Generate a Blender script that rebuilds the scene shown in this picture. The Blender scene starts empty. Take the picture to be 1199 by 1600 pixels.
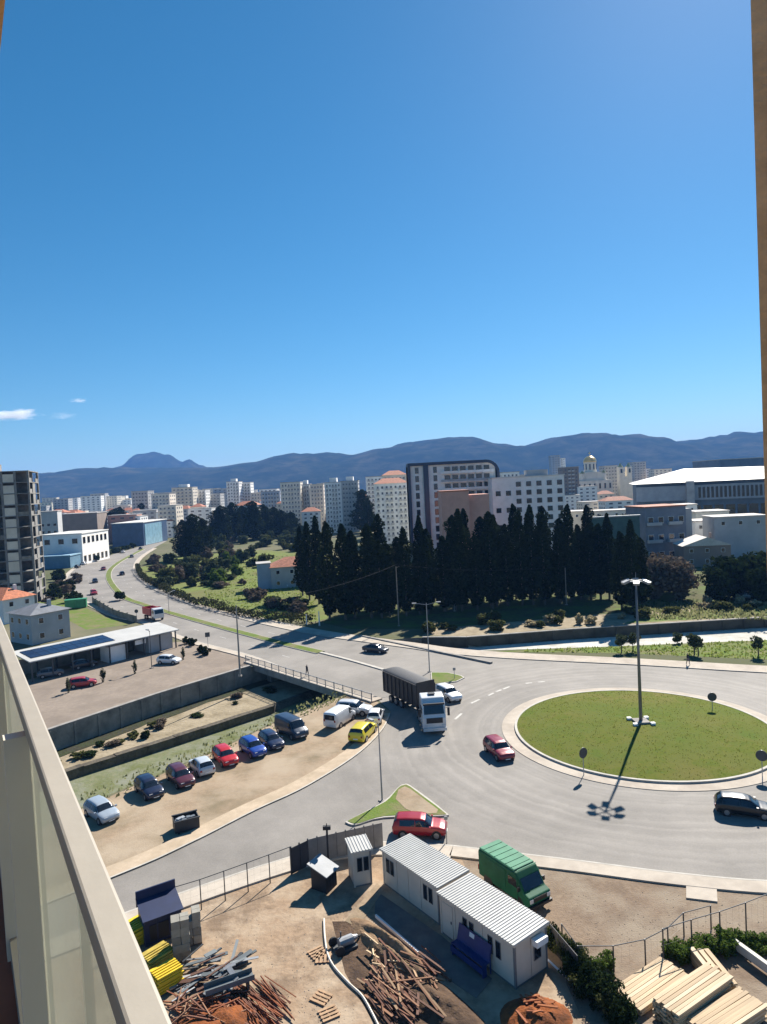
import bpy, bmesh, math, random
from math import sin, cos, pi, radians, sqrt, atan2, hypot
from mathutils import Vector, Matrix
from mathutils.geometry import tessellate_polygon

# ------------------------------------------------------------------ camera, sky, sun, exposure
HC = 28.0                     # eye height above the street (balcony on the eighth floor)
FOC = 1060.0 / 1600.0         # focal length / long side of the frame
ROLL, PITCH = 0.05, math.atan(40 / 1060.0)
SUN_AZ, SUN_EL = radians(28.8), radians(38.9)   # azimuth clockwise from +Y

sc = bpy.context.scene
COL = sc.collection
cam = bpy.data.cameras.new('camera')
cam.sensor_fit = 'VERTICAL'; cam.sensor_height = 36.0; cam.lens = 36.0 * FOC
cam.clip_start = 0.05; cam.clip_end = 40000
camo = bpy.data.objects.new('camera', cam); COL.objects.link(camo)
camo.matrix_world = Matrix.Translation((0, 0, HC)) @ Matrix.Rotation(pi / 2 - PITCH, 4, 'X') @ Matrix.Rotation(-ROLL, 4, 'Z')
sc.camera = camo

w = bpy.data.worlds.new('World'); sc.world = w; w.use_nodes = True
wn = w.node_tree.nodes; wl = w.node_tree.links
sky = wn.new('ShaderNodeTexSky'); sky.sky_type = 'NISHITA'; sky.sun_disc = False
sky.sun_elevation = SUN_EL; sky.sun_rotation = SUN_AZ
sky.air_density = 1.0; sky.dust_density = 0.15; sky.ozone_density = 6.5; sky.altitude = 30
hs = wn.new('ShaderNodeHueSaturation'); hs.inputs['Saturation'].default_value = 1.22; hs.inputs['Hue'].default_value = 0.488
wl.new(sky.outputs[0], hs.inputs['Color']); wl.new(hs.outputs[0], wn['Background'].inputs[0]); wn['Background'].inputs[1].default_value = 0.05

sun = bpy.data.lights.new('sun', 'SUN'); sun.energy = 5.0; sun.angle = radians(0.53); sun.color = (1.0, 0.94, 0.85)
suno = bpy.data.objects.new('sun', sun); COL.objects.link(suno)
sd = Vector((sin(SUN_AZ) * cos(SUN_EL), cos(SUN_AZ) * cos(SUN_EL), sin(SUN_EL)))
suno.rotation_euler = sd.to_track_quat('Z', 'Y').to_euler(); suno.location = (0, 0, 60)
sc.view_settings.view_transform = 'Standard'; sc.view_settings.look = 'None'
sc.view_settings.exposure = 1.08; sc.view_settings.gamma = 1.0; sc.view_settings.use_curve_mapping = False
sc.cycles.max_bounces = 6; sc.cycles.transparent_max_bounces = 16; sc.cycles.volume_bounces = 2
sc.cycles.use_denoising = True

# ------------------------------------------------------------------ surveying helper: sight line -> point at height z
def G(u, v, z=0.0):
    dx, dy = u - 600, v - 800
    c, s = cos(ROLL), sin(ROLL)
    x, y = dx * c - dy * s, dx * s + dy * c
    cp, sp = cos(PITCH), sin(PITCH)
    fy = 1060 * cp - y * sp; dz = -(y * cp + 1060 * sp)
    t = (z - HC) / dz
    return (x * t, fy * t)
def at(u, v, Y):              # point of the sight line at distance Y ahead
    dx, dy = u - 600, v - 800
    c, s = cos(ROLL), sin(ROLL)
    x, y = dx * c - dy * s, dx * s + dy * c
    cp, sp = cos(PITCH), sin(PITCH)
    fy = 1060 * cp - y * sp; dz = -(y * cp + 1060 * sp)
    t = Y / fy
    return Vector((x * t, Y, HC + dz * t))
R = random.Random(7)

# ------------------------------------------------------------------ materials
MATS = {}
def mat(name, col, rough=0.8, var=0.12, scale=3.0, bump=0.0, metal=0.0, col2=None, coat=0.0, spec=0.5, bscale=None, trans=0.0, detail=6):
    if name in MATS: return MATS[name]
    m = bpy.data.materials.new(name); m.use_nodes = True
    n, l = m.node_tree.nodes, m.node_tree.links
    b = n['Principled BSDF']
    b.inputs['Roughness'].default_value = rough; b.inputs['Metallic'].default_value = metal
    b.inputs['Coat Weight'].default_value = coat; b.inputs['Specular IOR Level'].default_value = spec
    tc = n.new('ShaderNodeTexCoord')
    if var > 0 or col2:
        nz = n.new('ShaderNodeTexNoise'); nz.inputs['Scale'].default_value = scale; nz.inputs['Detail'].default_value = detail
        nz.inputs['Roughness'].default_value = 0.62
        l.new(tc.outputs['Object'], nz.inputs['Vector'])
        mx = n.new('ShaderNodeMix'); mx.data_type = 'RGBA'
        rp = n.new('ShaderNodeMapRange'); rp.inputs[1].default_value = 0.32; rp.inputs[2].default_value = 0.68
        l.new(nz.outputs[0], rp.inputs[0]); l.new(rp.outputs[0], mx.inputs[0])
        c1 = [max(0, x * (1 - var)) for x in col]; c2 = list(col2) if col2 else [min(1, x * (1 + var)) for x in col]
        mx.inputs[6].default_value = (*c1, 1); mx.inputs[7].default_value = (*c2, 1)
        l.new(mx.outputs[2], b.inputs['Base Color'])
    else:
        b.inputs['Base Color'].default_value = (*col, 1)
    if bump > 0:
        nb = n.new('ShaderNodeTexNoise'); nb.inputs['Scale'].default_value = bscale or scale * 4; nb.inputs['Detail'].default_value = 5
        l.new(tc.outputs['Object'], nb.inputs['Vector'])
        bp = n.new('ShaderNodeBump'); bp.inputs['Strength'].default_value = 1.0; bp.inputs['Distance'].default_value = bump
        l.new(nb.outputs[0], bp.inputs['Height']); l.new(bp.outputs[0], b.inputs['Normal'])
    MATS[name] = m
    return m
def layered(name, c1, c2, c3, s1, s2, rough=0.95, bump=0.0, bscale=8, t2=0.55, w2=0.12, c4=None, s4=0.3):
    """ground-type material: fine mix c1/c2, patches of c3, optional broad tint c4"""
    if name in MATS: return MATS[name]
    m = bpy.data.materials.new(name); m.use_nodes = True
    n, l = m.node_tree.nodes, m.node_tree.links
    b = n['Principled BSDF']; b.inputs['Roughness'].default_value = rough; b.inputs['Specular IOR Level'].default_value = 0.06
    tc = n.new('ShaderNodeTexCoord')
    def nz(s, lo, hi, det=7):
        a = n.new('ShaderNodeTexNoise'); a.inputs['Scale'].default_value = s; a.inputs['Detail'].default_value = det; a.inputs['Roughness'].default_value = 0.65
        l.new(tc.outputs['Object'], a.inputs['Vector'])
        r = n.new('ShaderNodeMapRange'); r.inputs[1].default_value = lo; r.inputs[2].default_value = hi
        l.new(a.outputs[0], r.inputs[0]); return r.outputs[0]
    def mix(f, a, bb):
        x = n.new('ShaderNodeMix'); x.data_type = 'RGBA'; l.new(f, x.inputs[0])
        for i, v in ((6, a), (7, bb)):
            if isinstance(v, tuple): x.inputs[i].default_value = (*v, 1)
            else: l.new(v, x.inputs[i])
        return x.outputs[2]
    o = mix(nz(s1, 0.35, 0.65), c1, c2)
    o = mix(nz(s2, t2 - w2, t2 + w2), o, c3)
    if c4: o = mix(nz(s4, 0.45, 0.62), o, c4)
    l.new(o, b.inputs['Base Color'])
    if bump > 0:
        nb = n.new('ShaderNodeTexNoise'); nb.inputs['Scale'].default_value = bscale; nb.inputs['Detail'].default_value = 6
        l.new(tc.outputs['Object'], nb.inputs['Vector'])
        bp = n.new('ShaderNodeBump'); bp.inputs['Distance'].default_value = bump
        l.new(nb.outputs[0], bp.inputs['Height']); l.new(bp.outputs[0], b.inputs['Normal'])
    MATS[name] = m
    return m
def leafmat(name, c1, c2, rough=0.7, trans=0.25):
    if name in MATS: return MATS[name]
    m = bpy.data.materials.new(name); m.use_nodes = True
    n, l = m.node_tree.nodes, m.node_tree.links
    n.remove(n['Principled BSDF'])
    out = n['Material Output']
    g = n.new('ShaderNodeNewGeometry'); mx = n.new('ShaderNodeMix'); mx.data_type = 'RGBA'
    l.new(g.outputs['Random Per Island'], mx.inputs[0]); mx.inputs[6].default_value = (*c1, 1); mx.inputs[7].default_value = (*c2, 1)
    d = n.new('ShaderNodeBsdfDiffuse'); t = n.new('ShaderNodeBsdfTranslucent'); s = n.new('ShaderNodeMixShader')
    l.new(mx.outputs[2], d.inputs[0]); l.new(mx.outputs[2], t.inputs[0]); s.inputs[0].default_value = trans
    l.new(d.outputs[0], s.inputs[1]); l.new(t.outputs[0], s.inputs[2]); l.new(s.outputs[0], out.inputs[0])
    MATS[name] = m
    return m

DARK = mat('dark_rubber', (0.015, 0.015, 0.016), 0.85, 0.2)
GLASS = mat('dark_window', (0.012, 0.016, 0.022), 0.06, 0, spec=0.8)
STEEL = mat('galvanised_steel', (0.30, 0.31, 0.32), 0.5, 0.15, 2, metal=0.4)
DSTEEL = mat('dark_steel', (0.05, 0.055, 0.06), 0.55, 0.15, 2)
BLACKM = mat('black_paint', (0.012, 0.012, 0.014), 0.5, 0.1)
CONC = mat('weathered_concrete', (0.26, 0.24, 0.215), 0.9, 0.25, 0.9, 0.02, bscale=6)
CONCD = mat('stained_concrete', (0.21, 0.19, 0.16), 0.92, 0.4, 0.5, 0.03, bscale=4)
KERB = mat('kerb_stone', (0.42, 0.39, 0.34), 0.85, 0.15, 1.2)
WHITE = mat('white_paint', (0.74, 0.74, 0.72), 0.6, 0.06, 1.0)
RIM = mat('wheel_rim', (0.35, 0.35, 0.36), 0.35, 0.1, metal=0.7)
HEADL = mat('headlight_lens', (0.55, 0.56, 0.58), 0.15, 0, spec=0.8)
TAILL = mat('taillight_lens', (0.25, 0.01, 0.01), 0.25, 0)
BARK = mat('bark', (0.12, 0.09, 0.065), 0.95, 0.3, 4, 0.02)

# ------------------------------------------------------------------ mesh builder
class MB:
    def __init__(s): s.v = []; s.f = []; s.mi = []; s.cm = 0
    def add(s, vs, fs):
        o = len(s.v); s.v += [tuple(p) for p in vs]
        for f in fs: s.f.append(tuple(i + o for i in f)); s.mi.append(s.cm)
        return s
    def box(s, x0, y0, z0, x1, y1, z1, M=None):
        vs = [Vector(p) for p in ((x0,y0,z0),(x1,y0,z0),(x1,y1,z0),(x0,y1,z0),(x0,y0,z1),(x1,y0,z1),(x1,y1,z1),(x0,y1,z1))]
        if M: vs = [M @ p for p in vs]
        return s.add(vs, ((0,3,2,1),(4,5,6,7),(0,1,5,4),(1,2,6,5),(2,3,7,6),(3,0,4,7)))
    def bar(s, p, q, wd, ht, up=(0,0,1)):
        p, q = Vector(p), Vector(q); d = (q - p); L = d.length
        if L < 1e-6: return s
        d /= L; sd_ = d.cross(Vector(up))
        if sd_.length < 1e-4: sd_ = d.cross(Vector((1, 0, 0)))
        sd_.normalize(); u = sd_.cross(d)
        a, b = sd_ * wd / 2, u * ht / 2
        vs = [p - a - b, p + a - b, p + a + b, p - a + b, q - a - b, q + a - b, q + a + b, q - a + b]
        return s.add(vs, ((0,1,2,3),(7,6,5,4),(0,4,5,1),(1,5,6,2),(2,6,7,3),(3,7,4,0)))
    def tube(s, p, q, r0, r1=None, n=8):
        r1 = r0 if r1 is None else r1
        p, q = Vector(p), Vector(q); d = (q - p).normalized()
        a = d.orthogonal().normalized(); b = d.cross(a)
        vs = [p + (a * cos(2*pi*i/n) + b * sin(2*pi*i/n)) * r0 for i in range(n)] + [q + (a * cos(2*pi*i/n) + b * sin(2*pi*i/n)) * r1 for i in range(n)]
        fs = [(i, (i+1) % n, n + (i+1) % n, n + i) for i in range(n)] + [tuple(range(n))[::-1], tuple(range(n, 2*n))]
        return s.add(vs, fs)
    def prism(s, poly, z0, z1):
        n = len(poly); ar = sum(poly[i][0]*poly[(i+1)%n][1] - poly[(i+1)%n][0]*poly[i][1] for i in range(n))
        if ar < 0: poly = poly[::-1]
        tri = tessellate_polygon([[Vector((x, y, 0)) for x, y in poly]])
        vs = [(x, y, z0) for x, y in poly] + [(x, y, z1) for x, y in poly]
        fs = [(i, (i+1) % n, n + (i+1) % n, n + i) for i in range(n)]
        for t in tri:
            a, b, c = (Vector((*poly[i], 0)) for i in t)
            if (b - a).cross(c - a).z < 0: t = t[::-1]
            fs.append(tuple(n + i for i in t)); fs.append(tuple(t[::-1]))
        return s.add(vs, fs)
    def sheet(s, poly, z):
        tri = tessellate_polygon([[Vector((x, y, 0)) for x, y in poly]])
        fs = []
        for t in tri:
            a, b, c = (Vector((*poly[i], 0)) for i in t)
            fs.append(tuple(t) if (b - a).cross(c - a).z > 0 else tuple(t[::-1]))
        return s.add([(x, y, z) for x, y in poly], fs)
    def wallpoly(s, pts, thick):   # closed planar polygon given in 3D, extruded along vector thick
        n = len(pts); t = Vector(thick); pts = [Vector(p) for p in pts]
        vs = pts + [p + t for p in pts]
        return s.add(vs, [tuple(range(n))[::-1], tuple(range(n, 2*n))] + [(i, (i+1) % n, n + (i+1) % n, n + i) for i in range(n)])
    def mesh(s, name, mats, smooth=False):
        me = bpy.data.meshes.new(name); me.from_pydata(s.v, [], s.f)
        for m in (mats if isinstance(mats, (list, tuple)) else [mats]): me.materials.append(m)
        if max(s.mi, default=0) > 0: me.polygons.foreach_set('material_index', s.mi)
        if smooth: me.polygons.foreach_set('use_smooth', [True] * len(me.polygons))
        me.update(); return me
    def build(s, name, mats, parent=None, smooth=False, **k):
        return link(name, s.mesh(name, mats, smooth), parent, **k)
def link(name, me, parent=None, loc=None, rz=None, kind=None, label=None, cat=None, group=None):
    o = bpy.data.objects.new(name, me); COL.objects.link(o)
    if parent: o.parent = parent
    if loc: o.location = loc
    if rz is not None: o.rotation_euler = (0, 0, rz)
    return tag(o, label, cat, group, kind)
def tag(o, label=None, cat=None, group=None, kind=None):
    if label: o['label'] = label
    if cat: o['category'] = cat
    if group: o['group'] = group
    if kind: o['kind'] = kind
    return o
def thing(name, label, cat, loc=(0, 0, 0), rz=0, group=None):
    return link(name, None, None, loc, rz, None, label, cat, group)
def copy_tree(o, parent=None):
    c = o.copy(); COL.objects.link(c); c.parent = parent
    for ch in list(o.children): copy_tree(ch, c)
    return c
def bevelled(mb, name, mats, parent, wd=0.03, seg=2, **k):
    o = mb.build(name, mats, parent, **k)
    b = o.modifiers.new('bevel', 'BEVEL'); b.width = wd; b.segments = seg; b.limit_method = 'ANGLE'
    return o
def offs(line, d):            # offset an open polyline sideways (to its left for d > 0)
    out = []
    for i, p in enumerate(line):
        a = line[max(i-1, 0)]; b = line[min(i+1, len(line)-1)]
        t = Vector((b[0]-a[0], b[1]-a[1])).normalized()
        out.append((p[0] - t.y * d, p[1] + t.x * d))
    return out
def smoothl(line, n=6):       # Catmull-Rom through the points
    o = []
    for i in range(len(line) - 1):
        p0, p1, p2, p3 = (Vector(line[max(0, min(len(line)-1, j))]) for j in (i-1, i, i+1, i+2))
        for k in range(n):
            t = k / n
            q = 0.5 * ((2*p1) + (p2-p0)*t + (2*p0-5*p1+4*p2-p3)*t*t + (3*p1-p0-3*p2+p3)*t**3)
            o.append(tuple(q))
    o.append(tuple(line[-1])); return o
def resample(line, n):
    L = [0]
    for a, b in zip(line, line[1:]): L.append(L[-1] + hypot(b[0]-a[0], b[1]-a[1]))
    out = []
    for k in range(n):
        d = L[-1] * k / (n - 1); i = 0
        while i < len(line) - 2 and L[i+1] < d: i += 1
        t = (d - L[i]) / max(1e-9, L[i+1] - L[i])
        out.append((line[i][0] + (line[i+1][0]-line[i][0])*t, line[i][1] + (line[i+1][1]-line[i][1])*t))
    return out
def ribbon(mb, a, b, z0, z1):  # kerbed strip between two polylines of equal length
    n = min(len(a), len(b))
    mb.prism(list(a[:n]) + list(b[:n])[::-1], z0, z1)


# ------------------------------------------------------------------ materials of the setting
EARTH = layered('dry_earth', (0.32, 0.235, 0.155), (0.25, 0.185, 0.125), (0.20, 0.16, 0.11), 1.6, 0.25, bump=0.03, bscale=5)
LOT = layered('sandy_lot', (0.34, 0.255, 0.175), (0.27, 0.20, 0.135), (0.20, 0.16, 0.105), 2.2, 0.22, bump=0.025, bscale=6, c4=(0.36, 0.29, 0.21), s4=0.12)
GRAVEL = layered('gravelly_soil', (0.255, 0.19, 0.135), (0.19, 0.14, 0.10), (0.15, 0.11, 0.08), 3.5, 0.35, bump=0.04, bscale=9, c4=(0.27, 0.22, 0.165), s4=0.18)
SITE = layered('trampled_site_soil', (0.34, 0.245, 0.165), (0.27, 0.19, 0.125), (0.20, 0.145, 0.10), 2.4, 0.3, bump=0.05, bscale=3, t2=.53, w2=.07, c4=(0.38, 0.295, 0.21), s4=0.35)
TERR = layered('open_land', (0.10, 0.115, 0.055), (0.14, 0.125, 0.075), (0.20, 0.175, 0.125), 0.12, 0.018, c4=(0.09, 0.10, 0.05), s4=0.01)
TURF = layered('island_turf', (0.088, 0.118, 0.016), (0.118, 0.13, 0.024), (0.165, 0.135, 0.045), 1.6, 0.28, bump=0.05, bscale=10, t2=0.55, w2=0.13, c4=(0.09, 0.125, 0.02), s4=0.14)
VERGE = layered('verge_grass', (0.10, 0.16, 0.03), (0.14, 0.18, 0.045), (0.19, 0.165, 0.09), 1.0, 0.3, bump=0.06, bscale=5)
MEADOW = layered('meadow', (0.12, 0.17, 0.04), (0.17, 0.20, 0.06), (0.14, 0.12, 0.06), 0.6, 0.07, bump=0.08, bscale=3, c4=(0.15, 0.165, 0.06), s4=0.03)
WETBED = layered('weedy_bed', (0.145, 0.165, 0.085), (0.20, 0.195, 0.125), (0.115, 0.13, 0.05), 1.4, 0.3, bump=0.06, bscale=3, c4=(0.205, 0.21, 0.16), s4=0.25)
LEDGE = layered('sand_ledge', (0.36, 0.30, 0.21), (0.29, 0.24, 0.165), (0.21, 0.17, 0.11), 1.5, 0.4, bump=0.08, bscale=2.5)
RUBBLE = layered('stone_pitching', (0.15, 0.13, 0.10), (0.10, 0.088, 0.07), (0.07, 0.06, 0.048), 2.5, 0.7, bump=0.15, bscale=2.5)
BEDW = layered('pale_channel_bed', (0.62, 0.60, 0.55), (0.50, 0.48, 0.43), (0.40, 0.38, 0.32), 1.2, 0.25, bump=0.03, bscale=4)
WALK = layered('sand_pavement', (0.50, 0.40, 0.29), (0.43, 0.34, 0.245), (0.36, 0.285, 0.20), 2.0, 0.4, bump=0.004, bscale=12)
WALK2 = layered('concrete_pavement', (0.50, 0.44, 0.365), (0.44, 0.385, 0.32), (0.37, 0.32, 0.265), 1.6, 0.35, bump=0.004, bscale=12)
PARK = layered('parking_paving', (0.285, 0.235, 0.19), (0.23, 0.19, 0.155), (0.20, 0.165, 0.135), 1.5, 0.2, bump=0.01, bscale=7)

RC = (27.0, 73.3); RI = 13.4
def asphalt():
    m = bpy.data.materials.new('worn_asphalt'); m.use_nodes = True
    n, l = m.node_tree.nodes, m.node_tree.links; b = n['Principled BSDF']
    b.inputs['Roughness'].default_value = 0.8; b.inputs['Specular IOR Level'].default_value = 0.3
    tc = n.new('ShaderNodeTexCoord')
    a = n.new('ShaderNodeTexNoise'); a.inputs['Scale'].default_value = 0.09; a.inputs['Detail'].default_value = 8; a.inputs['Roughness'].default_value = 0.7
    f = n.new('ShaderNodeTexNoise'); f.inputs['Scale'].default_value = 9; f.inputs['Detail'].default_value = 4
    l.new(tc.outputs['Object'], a.inputs['Vector']); l.new(tc.outputs['Object'], f.inputs['Vector'])
    r = n.new('ShaderNodeValToRGB'); e = r.color_ramp.elements
    e[0].position = 0.36; e[0].color = (0.18, 0.165, 0.146, 1); e[1].position = 0.62; e[1].color = (0.255, 0.233, 0.207, 1)
    l.new(a.outputs[0], r.inputs[0])
    # tyre wear: arcs round the roundabout
    s = n.new('ShaderNodeVectorMath'); s.operation = 'SUBTRACT'; s.inputs[1].default_value = (*RC, 0); l.new(tc.outputs['Object'], s.inputs[0])
    ln = n.new('ShaderNodeVectorMath'); ln.operation = 'LENGTH'; l.new(s.outputs[0], ln.inputs[0])
    no = n.new('ShaderNodeMath'); no.operation = 'MULTIPLY_ADD'; no.inputs[1].default_value = 3.0; l.new(a.outputs[0], no.inputs[0]); l.new(ln.outputs['Value'], no.inputs[2])
    w1 = n.new('ShaderNodeTexNoise'); w1.noise_dimensions = '1D'; w1.inputs['Scale'].default_value = 1.1; w1.inputs['Detail'].default_value = 3
    l.new(no.outputs[0], w1.inputs['W'])
    mr = n.new('ShaderNodeMapRange'); mr.inputs[1].default_value = 0.42; mr.inputs[2].default_value = 0.62; mr.inputs[3].default_value = 0.90; mr.inputs[4].default_value = 1.05
    l.new(w1.outputs[0], mr.inputs[0])
    rg = n.new('ShaderNodeMapRange'); rg.inputs[1].default_value = 24.0; rg.inputs[2].default_value = 34.0; rg.inputs[3].default_value = 1.0; rg.inputs[4].default_value = 0.15
    l.new(ln.outputs['Value'], rg.inputs[0])
    fd = n.new('ShaderNodeMix'); fd.inputs[2].default_value = 1.0; l.new(rg.outputs[0], fd.inputs[0]); l.new(mr.outputs[0], fd.inputs[3])
    mf = n.new('ShaderNodeMapRange'); mf.inputs[1].default_value = 0.3; mf.inputs[2].default_value = 0.7; mf.inputs[3].default_value = 0.9; mf.inputs[4].default_value = 1.1
    l.new(f.outputs[0], mf.inputs[0])
    mm = n.new('ShaderNodeMath'); mm.operation = 'MULTIPLY'; l.new(fd.outputs[0], mm.inputs[0]); l.new(mf.outputs[0], mm.inputs[1])
    v = n.new('ShaderNodeVectorMath'); v.operation = 'SCALE'; l.new(r.outputs[0], v.inputs[0]); l.new(mm.outputs[0], v.inputs['Scale'])
    l.new(v.outputs[0], b.inputs['Base Color'])
    return m
ASPH = asphalt()

# ------------------------------------------------------------------ ground, one sheet with the river channel cut into it
F  = [(-900,-1000),(-80,25),(-60,57),(-42.1,82.9),(-33.2,95.7),(-22,109.1),(-8,122),(5,123.5),(14,121.5),(34,124),(69,125.5),(140,128),(3000,300)]
N_ = [(-860,-1020),(-62,10),(-45,35),(-28.6,62),(-19.8,73.6),(-14,82.8),(-5,93),(7,112.5),(16,111.5),(36,110),(67,109),(140,108),(3000,260)]
LE = [(-893,-1003),(-76,22),(-56,52),(-38,77.2),(-29.8,85),(-17.9,97),(-4,113),(7,119.5),(15,119),(35,121.5),(68,123),(140,125),(3000,290)]
LB = [(-890,-1005),(-75,21),(-55.4,51.4),(-37.4,76.4),(-29.2,84.2),(-17.2,96.2),(-3,112),(8,118),(15.2,118.4),(35.2,121),(68,122.5),(140,124.5),(3000,289)]
NB = [(-865,-1017),(-65,13),(-48,38),(-32.4,66),(-24,78),(-15.6,87.5),(-4.5,98),(8,113.6),(16.5,114.8),(36,115),(67,114.5),(140,114),(3000,268)]
dep = [2.6]*6 + [2.4, 2.1, 1.8, 1.8, 1.8, 1.8, 1.8]; dep2 = [3.6]*6 + [3.0, 2.3, 1.95, 1.95, 1.95, 1.95, 1.95]
FAR = [(-9000,-4000),(-9000,600),(-8600,2200),(-8200,4000),(-7200,5600),(-5600,7000),(-3000,8600),(-500,9000),(1500,9000),(4000,8400),(6500,6800),(8500,4000),(9500,900)]
NEAR = [(-2000,-2600),(-1500,-2800),(-1100,-2900),(-700,-3000),(-400,-3000),(-100,-3000),(200,-3000),(500,-3000),(800,-2900),(1200,-2800),(1700,-2600),(2400,-2300),(4000,-1500)]
gm = MB(); k = len(F)
rows = [[(*p, 0) for p in FAR], [(*p, 0) for p in F], [(p[0]+.12, p[1]-.12, -d) for p, d in zip(F, dep)], [(*p, -d-.1) for p, d in zip(LE, dep)],
        [(*p, -d) for p, d in zip(LB, dep2)], [(*p, -d-.05) for p, d in zip(NB, dep2)], [(*p, 0) for p in N_], [(*p, 0) for p in NEAR]]
vs = [p for r in rows for p in r]; gm.v = vs
for r in range(7):
    for i in range(k - 1):
        gm.f.append((r*k+i, (r+1)*k+i, (r+1)*k+i+1, r*k+i+1))
        right = i >= 7
        gm.mi.append([0, 1, (5 if right else 2), (5 if right else 3), (5 if right else 4), (6 if right else 3 if i < 3 else 7), 0][r])
gm.build('ground', [TERR, CONCD, LEDGE, RUBBLE, WETBED, BEDW, VERGE, VERGE], kind='structure', label='flat open land with the river channel cut through it')
def structure(name, mb, m, label=None, **k): return mb.build(name, m, kind='structure', label=label, **k)

# soils laid on the ground
nk = [(-60,22),(-35,38.5),(-21.3,49.3),(-16.8,53.7),(-12.6,58.7),(-8.5,63.1),(-4.0,70.1),(-1.3,77.2),(-.3,83.3)]      # kerb of the lot pavement
nk_s = smoothl(nk, 5)
sk = [(-146.1,439.6),(-137.4,320.6),(-124.8,267.9),(-106.9,227.1),(-88.2,195.3),(-67,165.2),(-54.8,152.7),(-38.6,131.2),(-23.8,115.7),(-12.8,100.8),(-2.1,88.7)]
sk_s = smoothl(sk, 5)
nn = [(-139.9,435.7),(-119.9,332.8),(-100.6,268.4),(-80,222.2),(-59.5,186.7),(-40.6,159.8),(-23.7,139.6),(-13.4,129),(-4.8,121.8),(3,115.6),(9.3,110.4),(18.9,105.2),(36.2,98.1),(50.5,91.5),(66,86),(140,66)]
nn_s = smoothl(nn, 5)
so = [(140,40),(66,52),(50,48.5),(38,45.6),(30,44.6),(24.6,44.9),(18.8,46.4),(12.7,48.5),(4.1,51.3)]     # south kerb of the roundabout
so_s = smoothl(so, 5)
ss = [(4.1,51.3),(0,52.2),(-4,52.3),(-9,50.6),(-18,45.4),(-33,35.4),(-58,18)]                           # south kerb of the near street
ss_s = smoothl(ss, 5)
lot = [(-28.4,61.6),(-19.6,73.2),(-13.8,82.4),(-5.2,92.4),(-2.6,88.8)] + nk_s[::-1] + [(-61,12),(-44.6,35)]
structure('dirt_lot', MB().sheet(lot, 0.006), LOT)
site = ss_s + [(-58,-6),(30,-6),(60,20),(140,30)] + so_s
structure('construction_ground', MB().sheet(site, 0.006), SITE)
structure('gravel_yard', MB().sheet([(4.5,50),(10,48.3),(18,45.2),(24,43.9),(38,44.5),(38,28),(9.2,29.5),(8.8,36.5),(9.3,39.2),(4.9,46.2)], 0.012), GRAVEL)
structure('car_park', MB().sheet([(-58,107.5),(-44,129.5),(-38.6,130.3),(-24.5,115.4),(-22.5,109.4),(-33.5,96),(-42.4,83.2),(-60,57.6),(-74,80)], 0.006), PARK)

# road
road = nn_s + so_s + ss_s[1:] + [(-61.5, 20)] + nk_s[1:] + sk_s[::-1]
structure('road', MB().sheet(road, 0.02), ASPH, 'worn pale asphalt of the roundabout, bridge road and side street')
# pavements (raised 0.12)
def pave(name, a, b, m, h=0.13):
    mb = MB(); ribbon(mb, a, b, 0.0, h); structure(name, mb, m)
    kb = MB(); ribbon(kb, offs(a, 0.0), offs(a, 0.16 if Vector((b[0][0]-a[0][0], b[0][1]-a[0][1])).dot(Vector((-(a[1][1]-a[0][1]), a[1][0]-a[0][0]))) > 0 else -0.16), h - 0.1, h + 0.006)
    return structure('kerb', kb, KERB)
pave('pavement', nk_s[:-1], offs(nk_s, 1.75)[:-1], WALK)
pave('pavement', so_s, offs(so_s, 1.5), WALK2)
pave('pavement', ss_s, offs(ss_s, 1.9), WALK2)
pave('pavement', nn_s[25:], offs(nn_s, 3.6)[25:], WALK2)
pave('pavement', sk_s[5:-6], offs(sk_s, -1.6)[5:-6], WALK2)
pave('pavement', nn_s[3:26], offs(nn_s, 2.0)[3:26], WALK2)
structure('pavement', MB().prism([G(1073,1374),G(1120,1380),G(1122,1411),G(1073,1405)], 0.0, 0.11), WALK2, label='pale concrete crossing slab jutting from the pavement')

# median
me_l = [(-133.6,374.3),(-118.3,298.7),(-102.8,250),(-78,198),(-64.4,177.9),(-47,156),(-26.1,131.2),(-18.7,122.7),(-12,115.5)]
ml = smoothl(me_l, 5)
mk = MB(); ribbon(mk, offs(ml, 1.0), offs(ml, -1.0), 0.0, 0.14); structure('median_kerb', mk, KERB)
mg = MB(); ribbon(mg, offs(ml, 0.85), offs(ml, -0.85), 0.1, 0.17); structure('median_grass', mg, VERGE)
ml2 = smoothl([(-12,115.5),(-7,109.8),(-1.2,102.6)], 4)
mk = MB(); ribbon(mk, offs(ml2, .3), offs(ml2, -.3), 0.0, 0.16); structure('median_kerb', mk, KERB)

# splitter island and triangle island
def island(poly, grass, dirt=None):
    structure('island_kerb', MB().prism(poly, 0.0, 0.15), KERB)
    c = Vector((sum(p[0] for p in poly)/len(poly), sum(p[1] for p in poly)/len(poly)))
    inn = [tuple(c + (Vector(p) - c) * (1 - 0.22/max(.3, (Vector(p)-c).length))) for p in poly]
    structure('island_grass', MB().prism(inn, 0.1, 0.175), grass)
spl = [G(674,1052),G(700,1052),G(722,1057),G(727,1060),G(715,1066),G(690,1069),G(675,1071)]
island(spl, VERGE)
tri = smoothl([(-4.5,55.75),(-1.3,59.1),(0.1,61.8),(0.6,62.3),(1.3,61.9),(3.9,56.8),(3.6,56.0),(-1.3,56.2),(-3.6,55.2),(-4.5,55.75)], 4)[:-1]
island(tri, VERGE)
structure('island_soil', MB().prism([(0.1,61.2),(0.7,61.8),(1.15,61.3),(3.4,57),(3.2,56.4),(1.6,56.4),(0.6,57.5),(-.2,59.4)], 0.15, 0.19), LOT)

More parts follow.
